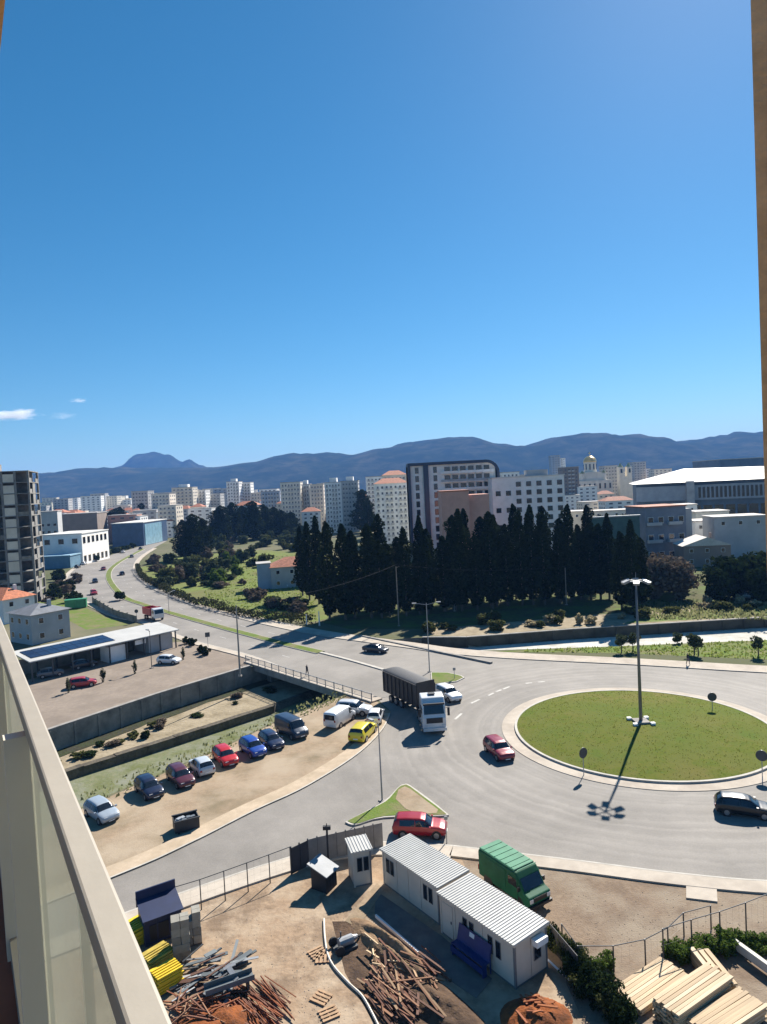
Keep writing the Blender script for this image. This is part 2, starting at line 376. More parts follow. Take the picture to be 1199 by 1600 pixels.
# roundabout: apron, kerb, domed turf
def ring(mb, r0, r1, z0, z1, n=96):
    for i in range(n):
        a, b = 2*pi*i/n, 2*pi*(i+1)/n
        P = lambda r, t, z: (RC[0]+r*cos(t), RC[1]+r*sin(t), z)
        vs = [P(r0,a,z0),P(r1,a,z0),P(r1,b,z0),P(r0,b,z0),P(r0,a,z1),P(r1,a,z1),P(r1,b,z1),P(r0,b,z1)]
        mb.add(vs, ((4,5,6,7),(1,2,6,5),(3,0,4,7)))
    return mb
structure('truck_apron', ring(MB(), RI+.2, RI+1.65, 0.0, 0.07), WALK2, 'pale concrete apron ring round the grass island')
structure('roundabout_kerb', ring(MB(), RI-.05, RI+.22, 0.0, 0.24), KERB)
dome = MB(); nr, na = 14, 72
dome.v = [(RC[0], RC[1], 0.85)] + [(RC[0]+RI*(i/nr)*cos(2*pi*j/na), RC[1]+RI*(i/nr)*sin(2*pi*j/na), 0.2+0.65*(1-(i/nr)**2)+(R.uniform(-.03,.03) if i < nr else 0)) for i in range(1, nr+1) for j in range(na)]
for j in range(na): dome.f.append((0, 1+j, 1+(j+1) % na)); dome.mi.append(0)
for i in range(nr-1):
    for j in range(na):
        a = 1+i*na; dome.f.append((a+j, a+na+j, a+na+(j+1) % na, a+(j+1) % na)); dome.mi.append(0)
structure('roundabout_turf', dome, TURF, 'low domed round lawn of patchy green and yellow turf', smooth=True)
def inside(p, poly):
    c = False; j = len(poly)-1
    for i in range(len(poly)):
        (xi, yi), (xj, yj) = poly[i], poly[j]
        if (yi > p[1]) != (yj > p[1]) and p[0] < (xj-xi)*(p[1]-yi)/(yj-yi)+xi: c = not c
        j = i
    return c
def tufts(name, pts, h, w_, m, label=None, seed=1):
    r = random.Random(seed); mb = MB()
    for (x, y, z) in pts:
        a = r.uniform(0, 2*pi); hh = h*r.uniform(.5, 1.3); ww = w_*r.uniform(.6, 1.4); t = r.uniform(-.5, .5)*hh
        dx, dy = cos(a)*ww/2, sin(a)*ww/2
        mb.add([(x-dx, y-dy, z-.02), (x+dx, y+dy, z-.02), (x+dx*.4-sin(a)*t, y+dy*.4+cos(a)*t, z+hh), (x-dx*.4-sin(a)*t, y-dy*.4+cos(a)*t, z+hh)], [(0,1,2,3)])
    return mb.build(name, m, kind='stuff', label=label)
GLEAF = leafmat('grass_blades', (0.11, 0.14, 0.025), (0.18, 0.17, 0.05), trans=0.5)
pts = []
for i in range(4500):
    r_ = RI*.985*sqrt(R.random()); a = R.uniform(0, 2*pi)
    pts.append((RC[0]+r_*cos(a), RC[1]+r_*sin(a), 0.2+0.65*(1-(r_/RI)**2)))
tufts('turf_grass', pts, 0.055, 0.12, GLEAF, 'short grass blades on the round lawn', 3)

# painted marks
mk = mat('road_paint', (0.40, 0.385, 0.35), 0.7, 0.25, 2.0)
def dash(p, q, wd=0.16, name='lane_marking'):
    a, b = Vector((*p, 0)), Vector((*q, 0)); t = (b-a).normalized(); s_ = Vector((-t.y, t.x, 0))*wd/2
    MB().add([(a-s_)+Vector((0,0,.026)), (b-s_)+Vector((0,0,.026)), (b+s_)+Vector((0,0,.026)), (a+s_)+Vector((0,0,.026))], [(0,1,2,3)]).build(name, mk, kind='structure')
for (p, q) in [((737,1099),(750,1093)),((764,1087),(772,1083)),((776,1081),(784,1078)),((787,1077),(797,1073)),((822,1068),(832,1067)),((842,1066),(852,1065)),((712,1124),(722,1115))]:
    dash(G(*p), G(*q), 0.3)
lane = resample(smoothl([tuple((Vector(a)+Vector(b))/2) for a, b in zip(resample(nn_s[:46], 24), resample(offs(ml, 0), 24))], 3), 60)
for i in range(6, 58, 2): dash(lane[i], tuple(Vector(lane[i])*.6+Vector(lane[i+1])*.4))
lane = resample(smoothl([tuple((Vector(a)+Vector(b))/2) for a, b in zip(resample(sk_s, 24), resample(offs(ml, 0), 24))], 3), 60)
for i in range(6, 58, 2): dash(lane[i], tuple(Vector(lane[i])*.6+Vector(lane[i+1])*.4))

# meadow, channel-side strips
MEADP = [(-16,143),(-30,151.5),(-52,178),(-86,238),(-100,275),(-96,330),(-60,330),(-30,300),(-12,240),(-6,180),(-10,150)]
VERGP = [(17,110.5),(36,105.5),(52,99),(68,93),(100,82),(100,108.5),(67,108.9),(36,109.8)]
structure('meadow', MB().sheet([(-16,143),(-30,151.5),(-52,178),(-86,238),(-100,275),(-96,330),(-60,330),(-30,300),(-12,240),(-6,180),(-10,150)], 0.008), MEADOW)
structure('verge', MB().sheet([(-98,200),(-84,183),(-66,160),(-58,151),(-66,147),(-82,168),(-100,190)], 0.008), VERGE)
structure('river_verge', MB().sheet([(17,110.5),(36,105.5),(52,99),(68,93),(100,82),(100,108.5),(67,108.9),(36,109.8)], 0.01), VERGE)
structure('bank_track', MB().sheet([(6,125.2),(14,122.6),(34,125.2),(69,126.6),(140,129.5),(140,150),(79,143),(50,137),(24,133),(8,130)], 0.008), LEDGE)
structure('bank_grass', MB().sheet([(44,126.6),(69,127.2),(140,130.2),(140,142),(79,137.5),(52,132.5)], 0.014), VERGE)
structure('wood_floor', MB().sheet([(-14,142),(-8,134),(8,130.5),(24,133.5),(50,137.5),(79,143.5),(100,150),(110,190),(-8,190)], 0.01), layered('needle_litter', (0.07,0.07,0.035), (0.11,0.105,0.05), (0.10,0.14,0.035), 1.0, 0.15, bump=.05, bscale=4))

# ------------------------------------------------------------------ bridge, retaining wall
def bridge():
    t = thing('road_bridge', 'concrete bridge carrying the road over the river channel with grey railings', 'bridge', (0, 0, 0))
    a, b = Vector((-23.6, 111.4)), Vector((-2.4, 87.4)); d = (b-a).normalized(); n_ = Vector((-d.y, d.x))
    if n_.y < 0: n_ = -n_
    M = Matrix(((d.x, n_.x, 0, a.x), (d.y, n_.y, 0, a.y), (0, 0, 1, 0), (0, 0, 0, 1)))
    L = (b-a).length
    MB().box(0, -.35, -.75, L, 24, -.02, M).build('deck', CONC, t)
    MB().box(-.5, -.6, -.8, L, -.36, .22, M).build('edge_beam', CONC, t)
    MB().box(-.5, -.34, 0.0, L, 1.35, .19, M).build('footway', WALK2, t)
    for side, y in (('near', -.48),):
        rl = MB()
        for z in (.5, 1.22): rl.bar(M @ Vector((0, y, z)), M @ Vector((L, y, z)), .07, .07)
        rail = rl.build('railing', STEEL, t)
        p_ = MB(); n = int(L/1.9)
        for i in range(n+1): MB().box(i*L/n-.05, y-.05, .1, i*L/n+.05, y+.05, 1.3, M).build('post', STEEL, rail)
        for i in range(int(L/.16)): p_.box(i*.16-.012, y-.012, .5, i*.16+.012, y+.012, 1.2, M)
        p_.build('baluster_row', STEEL, rail, kind='stuff')
    MB().box(4, 1.0, -3.7, 5.2, 22, -.76, M).build('abutment', CONCD, t)
    MB().box(L-6, 1.0, -3.7, L-4.8, 22, -.76, M).build('abutment', CONCD, t)
    ns = MB(); ns.box(0, 23.5, 0, L, 24, .3, M); ns.build('parapet', CONC, t)
bridge()
def retaining(line, h, label, zt=0.0, step=3.2, wm=CONCD):
    t = thing('retaining_wall', label, 'retaining wall')
    line = resample(line, int(sum(hypot(b[0]-a[0], b[1]-a[1]) for a, b in zip(line, line[1:]))/step)+1)
    for i, (a, b) in enumerate(zip(line, line[1:])):
        d = Vector((b[0]-a[0], b[1]-a[1])); L = d.length; an = atan2(d.y, d.x)
        M = Matrix.Translation((a[0], a[1], 0)) @ Matrix.Rotation(an, 4, 'Z')
        MB().box(.02, -.34, -h, L-.02, .1, zt+.24, M).build('wall_panel', wm, t)
        MB().box(-.14, -.5, -h, .14, -.345, zt+.1, M).build('pilaster', wm, t)
        MB().box(0, -.42, zt+.243, L-.01, .18, zt+.38, M).build('coping', CONC, t)
retaining([(-80,25),(-60,57),(-42.1,82.9),(-33.2,95.7),(-22.8,108.3)], 2.75, 'stained concrete retaining wall with pilasters below the car park')
retaining([(6,123.3),(14,121.7),(34,124),(69,125.6),(110,127)], 2.0, 'low dark concrete channel wall in front of the cypress row', -.2, 4.0, mat('dark_concrete', (.06, .056, .045), .92, .4, .5, .03, bscale=4))  # channel wall gets a much darker concrete colour than the car park wall
wl_ = smoothl([(-80,25),(-60,57),(-42.1,82.9),(-33.2,95.7),(-22,109.1),(-12,118)], 8); band = offs(wl_, -.3); far_ = [tuple(Vector(p_)+Vector((R.uniform(-.35, .35), R.uniform(-.35, .35)))) for p_ in offs(wl_, -2.7)]
structure('dark_band', MB().sheet(band+far_[::-1], -2.585), layered('dark_band', (.035,.036,.026), (.06,.055,.038), (.045,.055,.025), 2.0, .5, rough=.7, bump=.06, bscale=3), 'dark mud along the foot of the car park wall')  # dark sheet laid on the ledge along the wall foot, outer edge ragged
ln = resample(LB[1:6], 26)
t = thing('channel_step_wall', 'low stone step wall along the sandy river ledge', 'wall')
for a, b in zip(ln, ln[1:]):
    d = Vector((b[0]-a[0], b[1]-a[1])); M = Matrix.Translation((a[0], a[1], 0)) @ Matrix.Rotation(atan2(d.y, d.x), 4, 'Z')
    MB().box(.01, -.25, -3.9, d.length-.01, .75, -2.52+R.uniform(-.06, .06), M).build('stone_block', RUBBLE, t)

# ------------------------------------------------------------------ hills, clouds
from mathutils import noise as MN
def hills(name, ridge, Y, depth, seed, label, m):
    pts = [at(u, v, Y) for u, v in ridge]
    xs = [p.x for p in pts]; hs_ = [p.z for p in pts]
    def rh(x):
        if x <= xs[0]: return hs_[0]
        for i in range(len(xs)-1):
            if x <= xs[i+1]:
                t = (x-xs[i])/(xs[i+1]-xs[i]); t = t*t*(3-2*t); return hs_[i]*(1-t)+hs_[i+1]*t
        return hs_[-1]
    mb = MB(); nx, ny = 300, 26
    for j in range(ny+1):
        t = j/ny
        for i in range(nx+1):
            x = xs[0]+(xs[-1]-xs[0])*i/nx
            prof = sin(min(1, t/.62)*pi/2)**1.25 if t <= .62 else cos((t-.62)/.38*pi/2)
            h = rh(x)
            nz = MN.fractal(Vector((x*.0016+seed, t*3.2, seed)), 1.0, 2.0, 6)
            z = h*prof*(1+.16*nz*(1-abs(t-.62)/.62 if t < .62 else 1)*(0.0 if abs(t-.62) < .03 else 1)) + (MN.noise(Vector((x*.02, t*40, seed)))*5+MN.fractal(Vector((x*.006, t*9, seed+4)), 1, 2, 4)*16*(1 if t < .58 else .12) if prof > .2 else 0)
            mb.v.append((x*(1+.18*(t-.62)), Y+depth*(t-.62)+120*MN.noise(Vector((x*.001, seed, 0))), max(-1, z-1)))
    for j in range(ny):
        for i in range(nx):
            a = j*(nx+1)+i; mb.f.append((a, a+1, a+nx+2, a+nx+1)); mb.mi.append(0)
    return mb.build(name, m, kind='structure', label=label, smooth=True)
FOREST = layered('forested_slope', (0.010, 0.018, 0.008), (0.026, 0.031, 0.014), (0.065, 0.06, 0.035), 0.02, 0.005, c4=(0.008, 0.014, 0.007), s4=0.008)
FOREST.node_tree.nodes['Principled BSDF'].inputs['Specular IOR Level'].default_value = 0.0
hills('hills', [(-900,735),(-300,742),(0,742),(50,742),(90,738),(130,735),(160,737),(200,733),(260,731),(330,730),(400,722),(440,715),(500,711),(540,712),(600,700),(660,688),(700,683),(740,684),(780,692),(815,697),(870,683),(905,679),(960,682),(1010,684),(1050,690),(1100,687),(1140,680),(1199,677),(1400,668),(2100,640)], 4200, 2000, 3.1, 'long forested ridge behind the town', FOREST)
hills('hills', [(-200,790),(100,770),(150,745),(190,732),(215,718),(245,712),(265,716),(285,722),(296,719),(315,728),(340,738),(420,765),(600,780)], 5600, 1500, 8.4, 'farther pointed hill rising behind the ridge', FOREST)

def cloud(u, v, Y, wdt, hgt, dpt, dens, seed):
    c = at(u, v, Y)
    m = bpy.data.materials.new('cloud_vapour'); m.use_nodes = True; n, l = m.node_tree.nodes, m.node_tree.links
    n.remove(n['Principled BSDF']); pv = n.new('ShaderNodeVolumePrincipled'); l.new(pv.outputs[0], n['Material Output'].inputs['Volume'])
    pv.inputs['Color'].default_value = (.99, .99, .99, 1); pv.inputs['Anisotropy'].default_value = .55
    tc = n.new('ShaderNodeTexCoord'); nz = n.new('ShaderNodeTexNoise'); nz.inputs['Scale'].default_value = 2.4; nz.inputs['Detail'].default_value = 5
    ad = n.new('ShaderNodeVectorMath'); ad.operation = 'ADD'; ad.inputs[1].default_value = (seed, seed*2, 0)
    l.new(tc.outputs['Object'], ad.inputs[0]); l.new(ad.outputs[0], nz.inputs['Vector'])
    ln = n.new('ShaderNodeVectorMath'); ln.operation = 'LENGTH'; l.new(tc.outputs['Object'], ln.inputs[0])
    a = n.new('ShaderNodeMath'); a.operation = 'MULTIPLY_ADD'; a.inputs[1].default_value = -.55; a.inputs[2].default_value = 0.0
    l.new(ln.outputs['Value'], a.inputs[0])
    b = n.new('ShaderNodeMath'); b.operation = 'ADD'; l.new(a.outputs[0], b.inputs[0]); l.new(nz.outputs[0], b.inputs[1])
    r = n.new('ShaderNodeMapRange'); r.inputs[1].default_value = 0.12; r.inputs[2].default_value = 0.45; r.inputs[4].default_value = dens
    l.new(b.outputs[0], r.inputs[0]); l.new(r.outputs[0], pv.inputs['Density'])
    bm = bmesh.new(); bmesh.ops.create_icosphere(bm, subdivisions=3, radius=1.0); me = bpy.data.meshes.new('cloud'); bm.to_mesh(me); bm.free(); me.materials.append(m)
    o = link('cloud', me, kind='structure'); o.location = c; o.scale = (wdt/2, dpt/2, hgt/2); return o
cloud(22, 648, 9000, 900, 190, 500, 0.014, 1.7)
cloud(124, 626, 9000, 330, 75, 250, 0.006, 4.2)
cloud(100, 650, 9000, 500, 150, 250, 0.0025, 9.1)

# ------------------------------------------------------------------ vegetation
CYP = leafmat('cypress_leaf', (0.013, 0.023, 0.010), (0.036, 0.048, 0.02), trans=0.12)
PINE = leafmat('pine_leaf', (0.014, 0.026, 0.010), (0.035, 0.05, 0.018), trans=0.15)
OLIVE = leafmat('olive_leaf', (0.045, 0.06, 0.03), (0.10, 0.115, 0.06), trans=0.2)
SCRUB = leafmat('scrub_leaf', (0.06, 0.075, 0.025), (0.13, 0.13, 0.05), trans=0.3)
GREENB = leafmat('bright_leaf', (0.06, 0.10, 0.02), (0.13, 0.18, 0.04), trans=0.35)
TWIG = leafmat('bare_twig', (0.10, 0.08, 0.06), (0.20, 0.16, 0.125), trans=0.15)
PALEG = leafmat('dry_grass_leaf', (0.32, 0.27, 0.16), (0.45, 0.38, 0.24), trans=0.3)
def leafq(mb, r, c, s, flat=0.0, asp=1.0):
    d = Vector((r.gauss(0, 1), r.gauss(0, 1), r.gauss(0, 1)*(1-flat))).normalized()
    a = d.orthogonal().normalized(); b = d.cross(a); q = r.uniform(0, 2*pi)
    a, b = a*cos(q)+b*sin(q), b*cos(q)-a*sin(q)
    s1, s2 = s*r.uniform(.5, 1.1), s*r.uniform(.5, 1.1)*asp
    c = Vector(c)
    mb.add([c-a*s1, c-b*s2*.6+a*s1*.2, c+a*s1, c+b*s2], [(0,1,2,3)])
def crown_cypress(h, seed, n=4200, wide=1.0):
    r = random.Random(seed); mb = MB(); ph = [r.uniform(0, 6.28) for _ in range(6)]
    lobes = [(r.uniform(.12, .95), r.uniform(0, 2*pi), r.uniform(.25, .8)) for _ in range(30)]
    for _ in range(n):
        t = r.random()**.85; z = h*(.07+.93*t)
        R0 = wide*2.3*(1-t)**.62*min(1, (t+.06)/.2)+.12
        a = r.uniform(0, 2*pi)
        R0 *= 1+.22*sin(3*a+ph[0]+t*9)+.16*sin(5*a+ph[1]-t*17)
        for lt, la, lr in lobes:
            dd = (t-lt)/.045; da = (a-la+pi) % (2*pi)-pi
            if abs(dd) < 2.2: R0 += lr*math.exp(-dd*dd-da*da*1.6)*wide
        rr = R0*(r.random()**.38)
        leafq(mb, r, (rr*cos(a), rr*sin(a), z), .34*(1.15-.5*t), asp=1.5)
    return mb
def crown_blob(rx, rz, seed, n, size, zc, clumps=16, hollow=.3):
    r = random.Random(seed); mb = MB(); cl = []
    for i in range(clumps):
        d = Vector((r.gauss(0,1), r.gauss(0,1), r.gauss(0,1))).normalized()*r.uniform(.35, .85)
        cl.append((Vector((d.x*rx, d.y*rx, d.z*rz)), r.uniform(.28, .5)))
    for _ in range(n):
        c, s_ = r.choice(cl); d = Vector((r.gauss(0,1), r.gauss(0,1), r.gauss(0,1))).normalized()*(r.random()**hollow)
        p = c+Vector((d.x*rx, d.y*rx, d.z*rz))*s_
        leafq(mb, r, (p.x, p.y, max(.05, zc+p.z)), size)
    return mb
def trunkm(h, r0, seed, limbs=5, spread=1.5, z0=.35):
    r = random.Random(seed); mb = MB(); mb.tube((0,0,-.2), (0,0,h*.5), r0, r0*.7, 7); mb.tube((0,0,h*.5), (r.uniform(-.1,.1),0,h), r0*.7, r0*.15, 6)
    for i in range(limbs):
        a = 2*pi*i/limbs+r.uniform(-.4,.4); z = h*r.uniform(z0, .8)
        mb.tube((0,0,z), (cos(a)*spread, sin(a)*spread, z+spread*r.uniform(.5,1.1)), r0*.35, r0*.08, 5)
    return mb
TREE = {}
def tree(name, label, cat, loc, key, crown, trunk, cm, sc_=1.0, rz=0.0, group=None, sz=None, tm=BARK):
    if key not in TREE: TREE[key] = (crown().mesh('crown', cm), trunk().mesh('trunk', tm))
    c, t_ = TREE[key]; t = thing(name, label, cat, loc, rz, group); t.scale = (sc_, sc_, sz or sc_)
    link('crown', c, t); link('trunk', t_, t); return t
# the cypress row
rr = random.Random(21)
spots = []
for i in range(25): spots.append((-12+i*2.62+rr.uniform(-.8,.8), 143+i*.42+rr.uniform(-1.4,1.4)))
for i in range(16): spots.append((-9+i*3.9+rr.uniform(-1.2,1.2), 152+i*.6+rr.uniform(-2,2)))
for i, (x, y) in enumerate(spots):
    v = i % 5; hh = rr.uniform(.76, 1.05)
    if 4 <= i <= 9: hh *= .9
    tree('cypress_tree', 'tall dark cypress in the dense row beside the river bank', 'tree', (x, y, 0), f'cy{v}', lambda: crown_cypress(21.5, 100+v), lambda: trunkm(19, .3, v, 4, .8), CYP, sc_=rr.uniform(.8, 1.08), sz=hh, rz=rr.uniform(0, 6.28), group='dark cypress row beside the river')
for (u, v, Y, s_) in [(985,812,138,.72),(968,830,140,.62),(1000,840,142,.6),(478,815,172,.75),(492,806,165,.85),(468,822,180,.7)]:
    p = at(u, v, Y); k_ = p.z/21.5
    tree('cypress_tree', 'smaller dark cypress standing off the end of the dense row', 'tree', (p.x, Y, 0), 'cy1', None, None, CYP, sc_=max(.8, s_), sz=k_, rz=u, group='outlying cypresses')
# broad dark conifers
def conifer(label, u, v, Y, wid, grp=None, key='pine0', cmx=CYP):
    p = at(u, v, Y); h = p.z
    sd_ = 50+int(key[-1])
    t = tree('conifer_tree', label, 'tree', (p.x, Y, 0), key, lambda: crown_cypress(18, sd_, 6500, 1.9), lambda: trunkm(16, .35, 3, 5, 1.4), cmx, sc_=wid/9.0, sz=h/18, rz=u*.7, group=grp)
conifer('broad dark conifer beside the bend of the main road', 300, 803, 300, 11)
conifer('dark conifer leaning against the broad one at the road bend', 285, 812, 303, 9, key='pine1')
conifer('dark conifer at the meadow side of the road bend clump', 316, 810, 306, 10, key='pine2')
for i, (u, v) in enumerate([(345,790),(362,785),(378,790),(395,783),(412,788),(428,792),(338,797),(440,797),(455,800)]):
    conifer('dark pine in the belt between meadow and apartment towers', u, v, 400+(i % 3)*14, 13, 'pine belt beyond the meadow', 'pine%d' % (i % 3))
for i, (u, v, Y) in enumerate([(180,795,520),(188,792,524),(222,786,600),(228,790,605),(172,800,520)]):
    conifer('dark tree among the low houses of the town', u, v, Y, 14, 'dark town trees', 'pine%d' % (i % 3))
conifer('dark round-topped pine between the pale apartment blocks', 566, 765, 420, 14)
conifer('dark pine beside the pale apartment with red roof', 575, 780, 400, 10, key='pine1')
# bushes
def bush(name, label, x, y, rx, rz, cm, key, grp=None, cat='bush', seed=1, n=900, size=.22, z=0.0):
    sd_ = seed
    t = tree(name, label, cat, (x, y, z), key, lambda: crown_blob(1.0, 1.0, sd_, n, size, .85, 14), lambda: trunkm(.9, .05, sd_, 4, .5), cm, sc_=rx, sz=rz, rz=x*1.7+y, group=grp)
    return t
rb = random.Random(5)
for i in range(46):   # scrub of the meadow
    u, v = rb.choice([(rb.uniform(240,330), rb.uniform(868,918)), (rb.uniform(330,420), rb.uniform(852,905)), (rb.uniform(300,470), rb.uniform(835,862))])
    if 395 < u < 475 and v > 885: continue
    x, y = G(u, v); s_ = rb.uniform(1.5, 4.2)
    kind = rb.choice([0, 0, 1, 2])
    bush('shrub', ['olive-grey shrub growing in the meadow scrub', 'yellow-green shrub growing in the meadow', 'brown twiggy shrub growing in the meadow scrub'][kind], x, y, s_, s_*rb.uniform(.7, 1.0), [OLIVE, SCRUB, TWIG][kind], 'mb%d%d' % (kind, i % 2), ['olive meadow shrubs', 'yellow-green meadow shrubs', 'twiggy meadow shrubs'][kind], seed=i)
for i in range(40):
    f = rb.random(); u = 232+f*240; v = 890+f*66+rb.uniform(-22, 2)-(0 if f < .6 else 0); x, y = G(u, v if f < .68 else v+10); kind = rb.choice([0, 2, 2])
    bush('shrub', ['olive-grey shrub growing along the road hedge', '', 'brown twiggy shrub growing along the road hedge'][kind], x, y, rb.uniform(1.2, 2.8), rb.uniform(.8, 1.7), [OLIVE, SCRUB, TWIG][kind], 'mb%d%d' % (kind, i % 2), ['olive shrubs along the hedge', '', 'twiggy shrubs along the hedge'][kind], seed=i)
for i in range(7):
    x, y = G(rb.uniform(330, 385), rb.uniform(880, 922))
    bush('shrub', 'bright green spring shrub in the grass of the meadow', x, y, rb.uniform(2, 3.5), rb.uniform(1.6, 2.6), GREENB, 'gb%d' % (i % 2), 'bright green meadow shrubs', seed=70+i)
for i in range(26):
    x, y = G(rb.uniform(330, 480), rb.uniform(826, 856)); s_ = rb.uniform(2.5, 4.5)
    bush('olive_bush', 'grey-green tree of the olive grove beyond the meadow', x, y, s_, s_*.8, OLIVE, 'mb0%d' % (i % 2), 'olive grove beyond the meadow', 'tree')
for i in range(16):
    u = 70+rb.random()*55; x, y = G(u, rb.uniform(900, 945)); s_ = rb.uniform(1.2, 2.6); kk = i % 2
    bush('shrub', ['dark garden shrub between the tower and the main road', 'brown twiggy shrub between the tower and the main road'][kk], x, y, s_, s_*.8, [PINE, TWIG][kk], 'gd%d' % kk, ['dark garden shrubs by the tower', 'twiggy shrubs by the tower'][kk], seed=500+i)
for i in range(14):
    f = i/13; x, y = G(134+f*96, 882-f*34+rb.uniform(-3, 1)); s_ = rb.uniform(1.4, 2.4)
    bush('street_shrub', 'rounded street shrub between the main road and the office building', x, y, s_, s_*.9, [PINE, OLIVE][i % 2], ['gd0', 'mb00'][i % 2], 'street shrubs by the office building', seed=520+i)
# hedge with fence along the main road
hd = resample(smoothl([(-100,272),(-86,238),(-70,208),(-52,178),(-41,164),(-30,150.5),(-16,141)], 5), 22)
hm = MB()
for a, b in zip(hd, hd[1:]):
    for _ in range(330):
        t_ = rb.random(); wv = rb.uniform(-.9, .9)
        leafq(hm, rb, (a[0]+(b[0]-a[0])*t_+wv*.8, a[1]+(b[1]-a[1])*t_+wv*.5, rb.random()**.8*(1.9+.5*sin(a[0]))), .3)
hm.build('hedge', leafmat('hedge_leaf', (0.03, 0.04, 0.02), (0.085, 0.085, 0.045), trans=.2), label='rough dark hedge along the main road edge of the meadow', cat='hedge')
# river bank plants
for i in range(30):
    u = rb.uniform(640, 1199); v = 1000-(u-640)*.075+rb.uniform(-22, -4); x, y = G(u, v)
    dry = rb.random() < .4
    bush('bank_shrub', 'pale dry reed clump on the river bank track' if dry else 'low green scrub on the river bank track', x, y, rb.uniform(.8, 2.0), rb.uniform(.5, 1.2), PALEG if dry else SCRUB, 'bk%d%d' % (dry, i % 2), 'dry reed clumps on the bank' if dry else 'green scrub on the bank', seed=200+i)
for (u, v) in [(972,1020),(990,1018),(1060,1005),(1086,1022),(1092,1024),(1186,1026)]:
    x, y = G(u, v); s_ = rb.uniform(.85, 1.1)
    tree('olive_tree', 'small grey-green olive tree on the grass beside the channel', 'tree', (x, y, 0.0 if v > 1010 else -.9), 'ol', lambda: crown_blob(1.25, 1.0, 31, 700, .2, 2.1, 12), lambda: trunkm(1.8, .12, 5, 5, .7), OLIVE, sc_=s_, rz=u, group='olives beside the channel')
for (u, v, Y, w_) in [(1020,860,150,5.2),(1058,866,148,5.0),(1045,858,158,5.5)]:
    p = at(u, v, Y)
    tree('bare_tree', 'leafless grey-brown tree at the end of the cypress row', 'tree', (p.x, Y, 0), 'bare', lambda: crown_blob(1.0, 1.05, 77, 2600, .11, 1.15, 26, .5), lambda: trunkm(1.2, .06, 9, 9, .6, .2), TWIG, sc_=w_, sz=p.z/2.3, rz=u, group='leafless trees by the cypress row')
for (u, v, Y, w_) in [(1150,862,146,6.0),(1185,855,150,7.0),(1125,880,143,4.0),(1195,880,140,4)]:
    p = at(u, v, Y)
    tree('evergreen_tree', 'round dark evergreen in front of the gabled white house', 'tree', (p.x, Y, 0), 'eg', lambda: crown_blob(1.0, 1.1, 91, 2400, .12, 1.2, 20), lambda: trunkm(1.1, .07, 9, 6, .5), PINE, sc_=w_, sz=p.z/2.35, rz=u, group='dark evergreens by the gabled house')
for i in range(20):
    f = rb.random()**1.3; a_ = Vector((-46, 76)).lerp(Vector((-22, 106)), f)+Vector((1.6+rb.uniform(-.8, 2.6), -1.4+rb.uniform(-1.6, .7)))
    bush('shrub', 'dark weed clump on the sandy ledge below the car park wall', a_.x, a_.y, rb.uniform(.3, 1.2), rb.uniform(.2, .55), [PINE, SCRUB, TWIG][i % 3], 'lg%d' % (i % 3), 'weed clumps below the car park wall', seed=600+i, z=-2.68)
for i in range(16):
    u = rb.uniform(885, 1000); v = rb.uniform(778, 800); x, y = G(u, v+40); p_ = at(u, v, rb.uniform(300, 400)); s_ = rb.uniform(3, 5.5)
    bush('garden_tree', 'round garden tree among the low houses below the church', p_.x, p_.y, s_, s_*1.1, [PINE, OLIVE][i % 2], ['gd0', 'mb00'][i % 2], 'garden trees below the church', 'tree', seed=640+i)
bx, by = G(188, 938)
bush('median_bush', 'round dark bush on the grass median of the main road', bx, by, 1.9, 1.5, PINE, 'medb', seed=8)

# ------------------------------------------------------------------ buildings
PLAST = {'white': (0.78, 0.77, 0.74), 'cream': (0.72, 0.66, 0.55), 'grey': (0.40, 0.40, 0.40), 'beige': (0.64, 0.57, 0.47), 'pink': (0.62, 0.32, 0.24), 'brown': (0.24, 0.19, 0.16), 'ochre': (0.50, 0.36, 0.20), 'blue-grey': (0.30, 0.36, 0.44)}
for k_, c in PLAST.items(): mat('plaster_'+k_, c, .9, .12, .25)
TILE = mat('clay_tile', (0.36, 0.13, 0.07), .85, .3, 1.2, .05, bscale=5)
RGREY = mat('roof_felt', (0.36, 0.34, 0.32), .9, .2, .4)
FARW = mat('far_window', (0.11, 0.12, 0.14), .25, .5, .35)
SLABM = mat('balcony_slab', (0.50, 0.48, 0.45), .9, .15, .3)
def facade_windows(mb, x0, x1, y, z0, z1, cols, floors, wf=.42, hf=.4, ax='x', d=-.06):
    cw, fh = (x1-x0)/cols, (z1-z0)/floors
    for i in range(cols):
        for j in range(floors):
            a, b = x0+cw*(i+.5-wf/2), x0+cw*(i+.5+wf/2); c, e = z0+fh*(j+.3), z0+fh*(j+.3+hf)
            if ax == 'x': mb.box(a, min(y, y+d), c, b, max(y, y+d), e)
            else: mb.box(min(y, y+d), a, c, max(y, y+d), b, e)
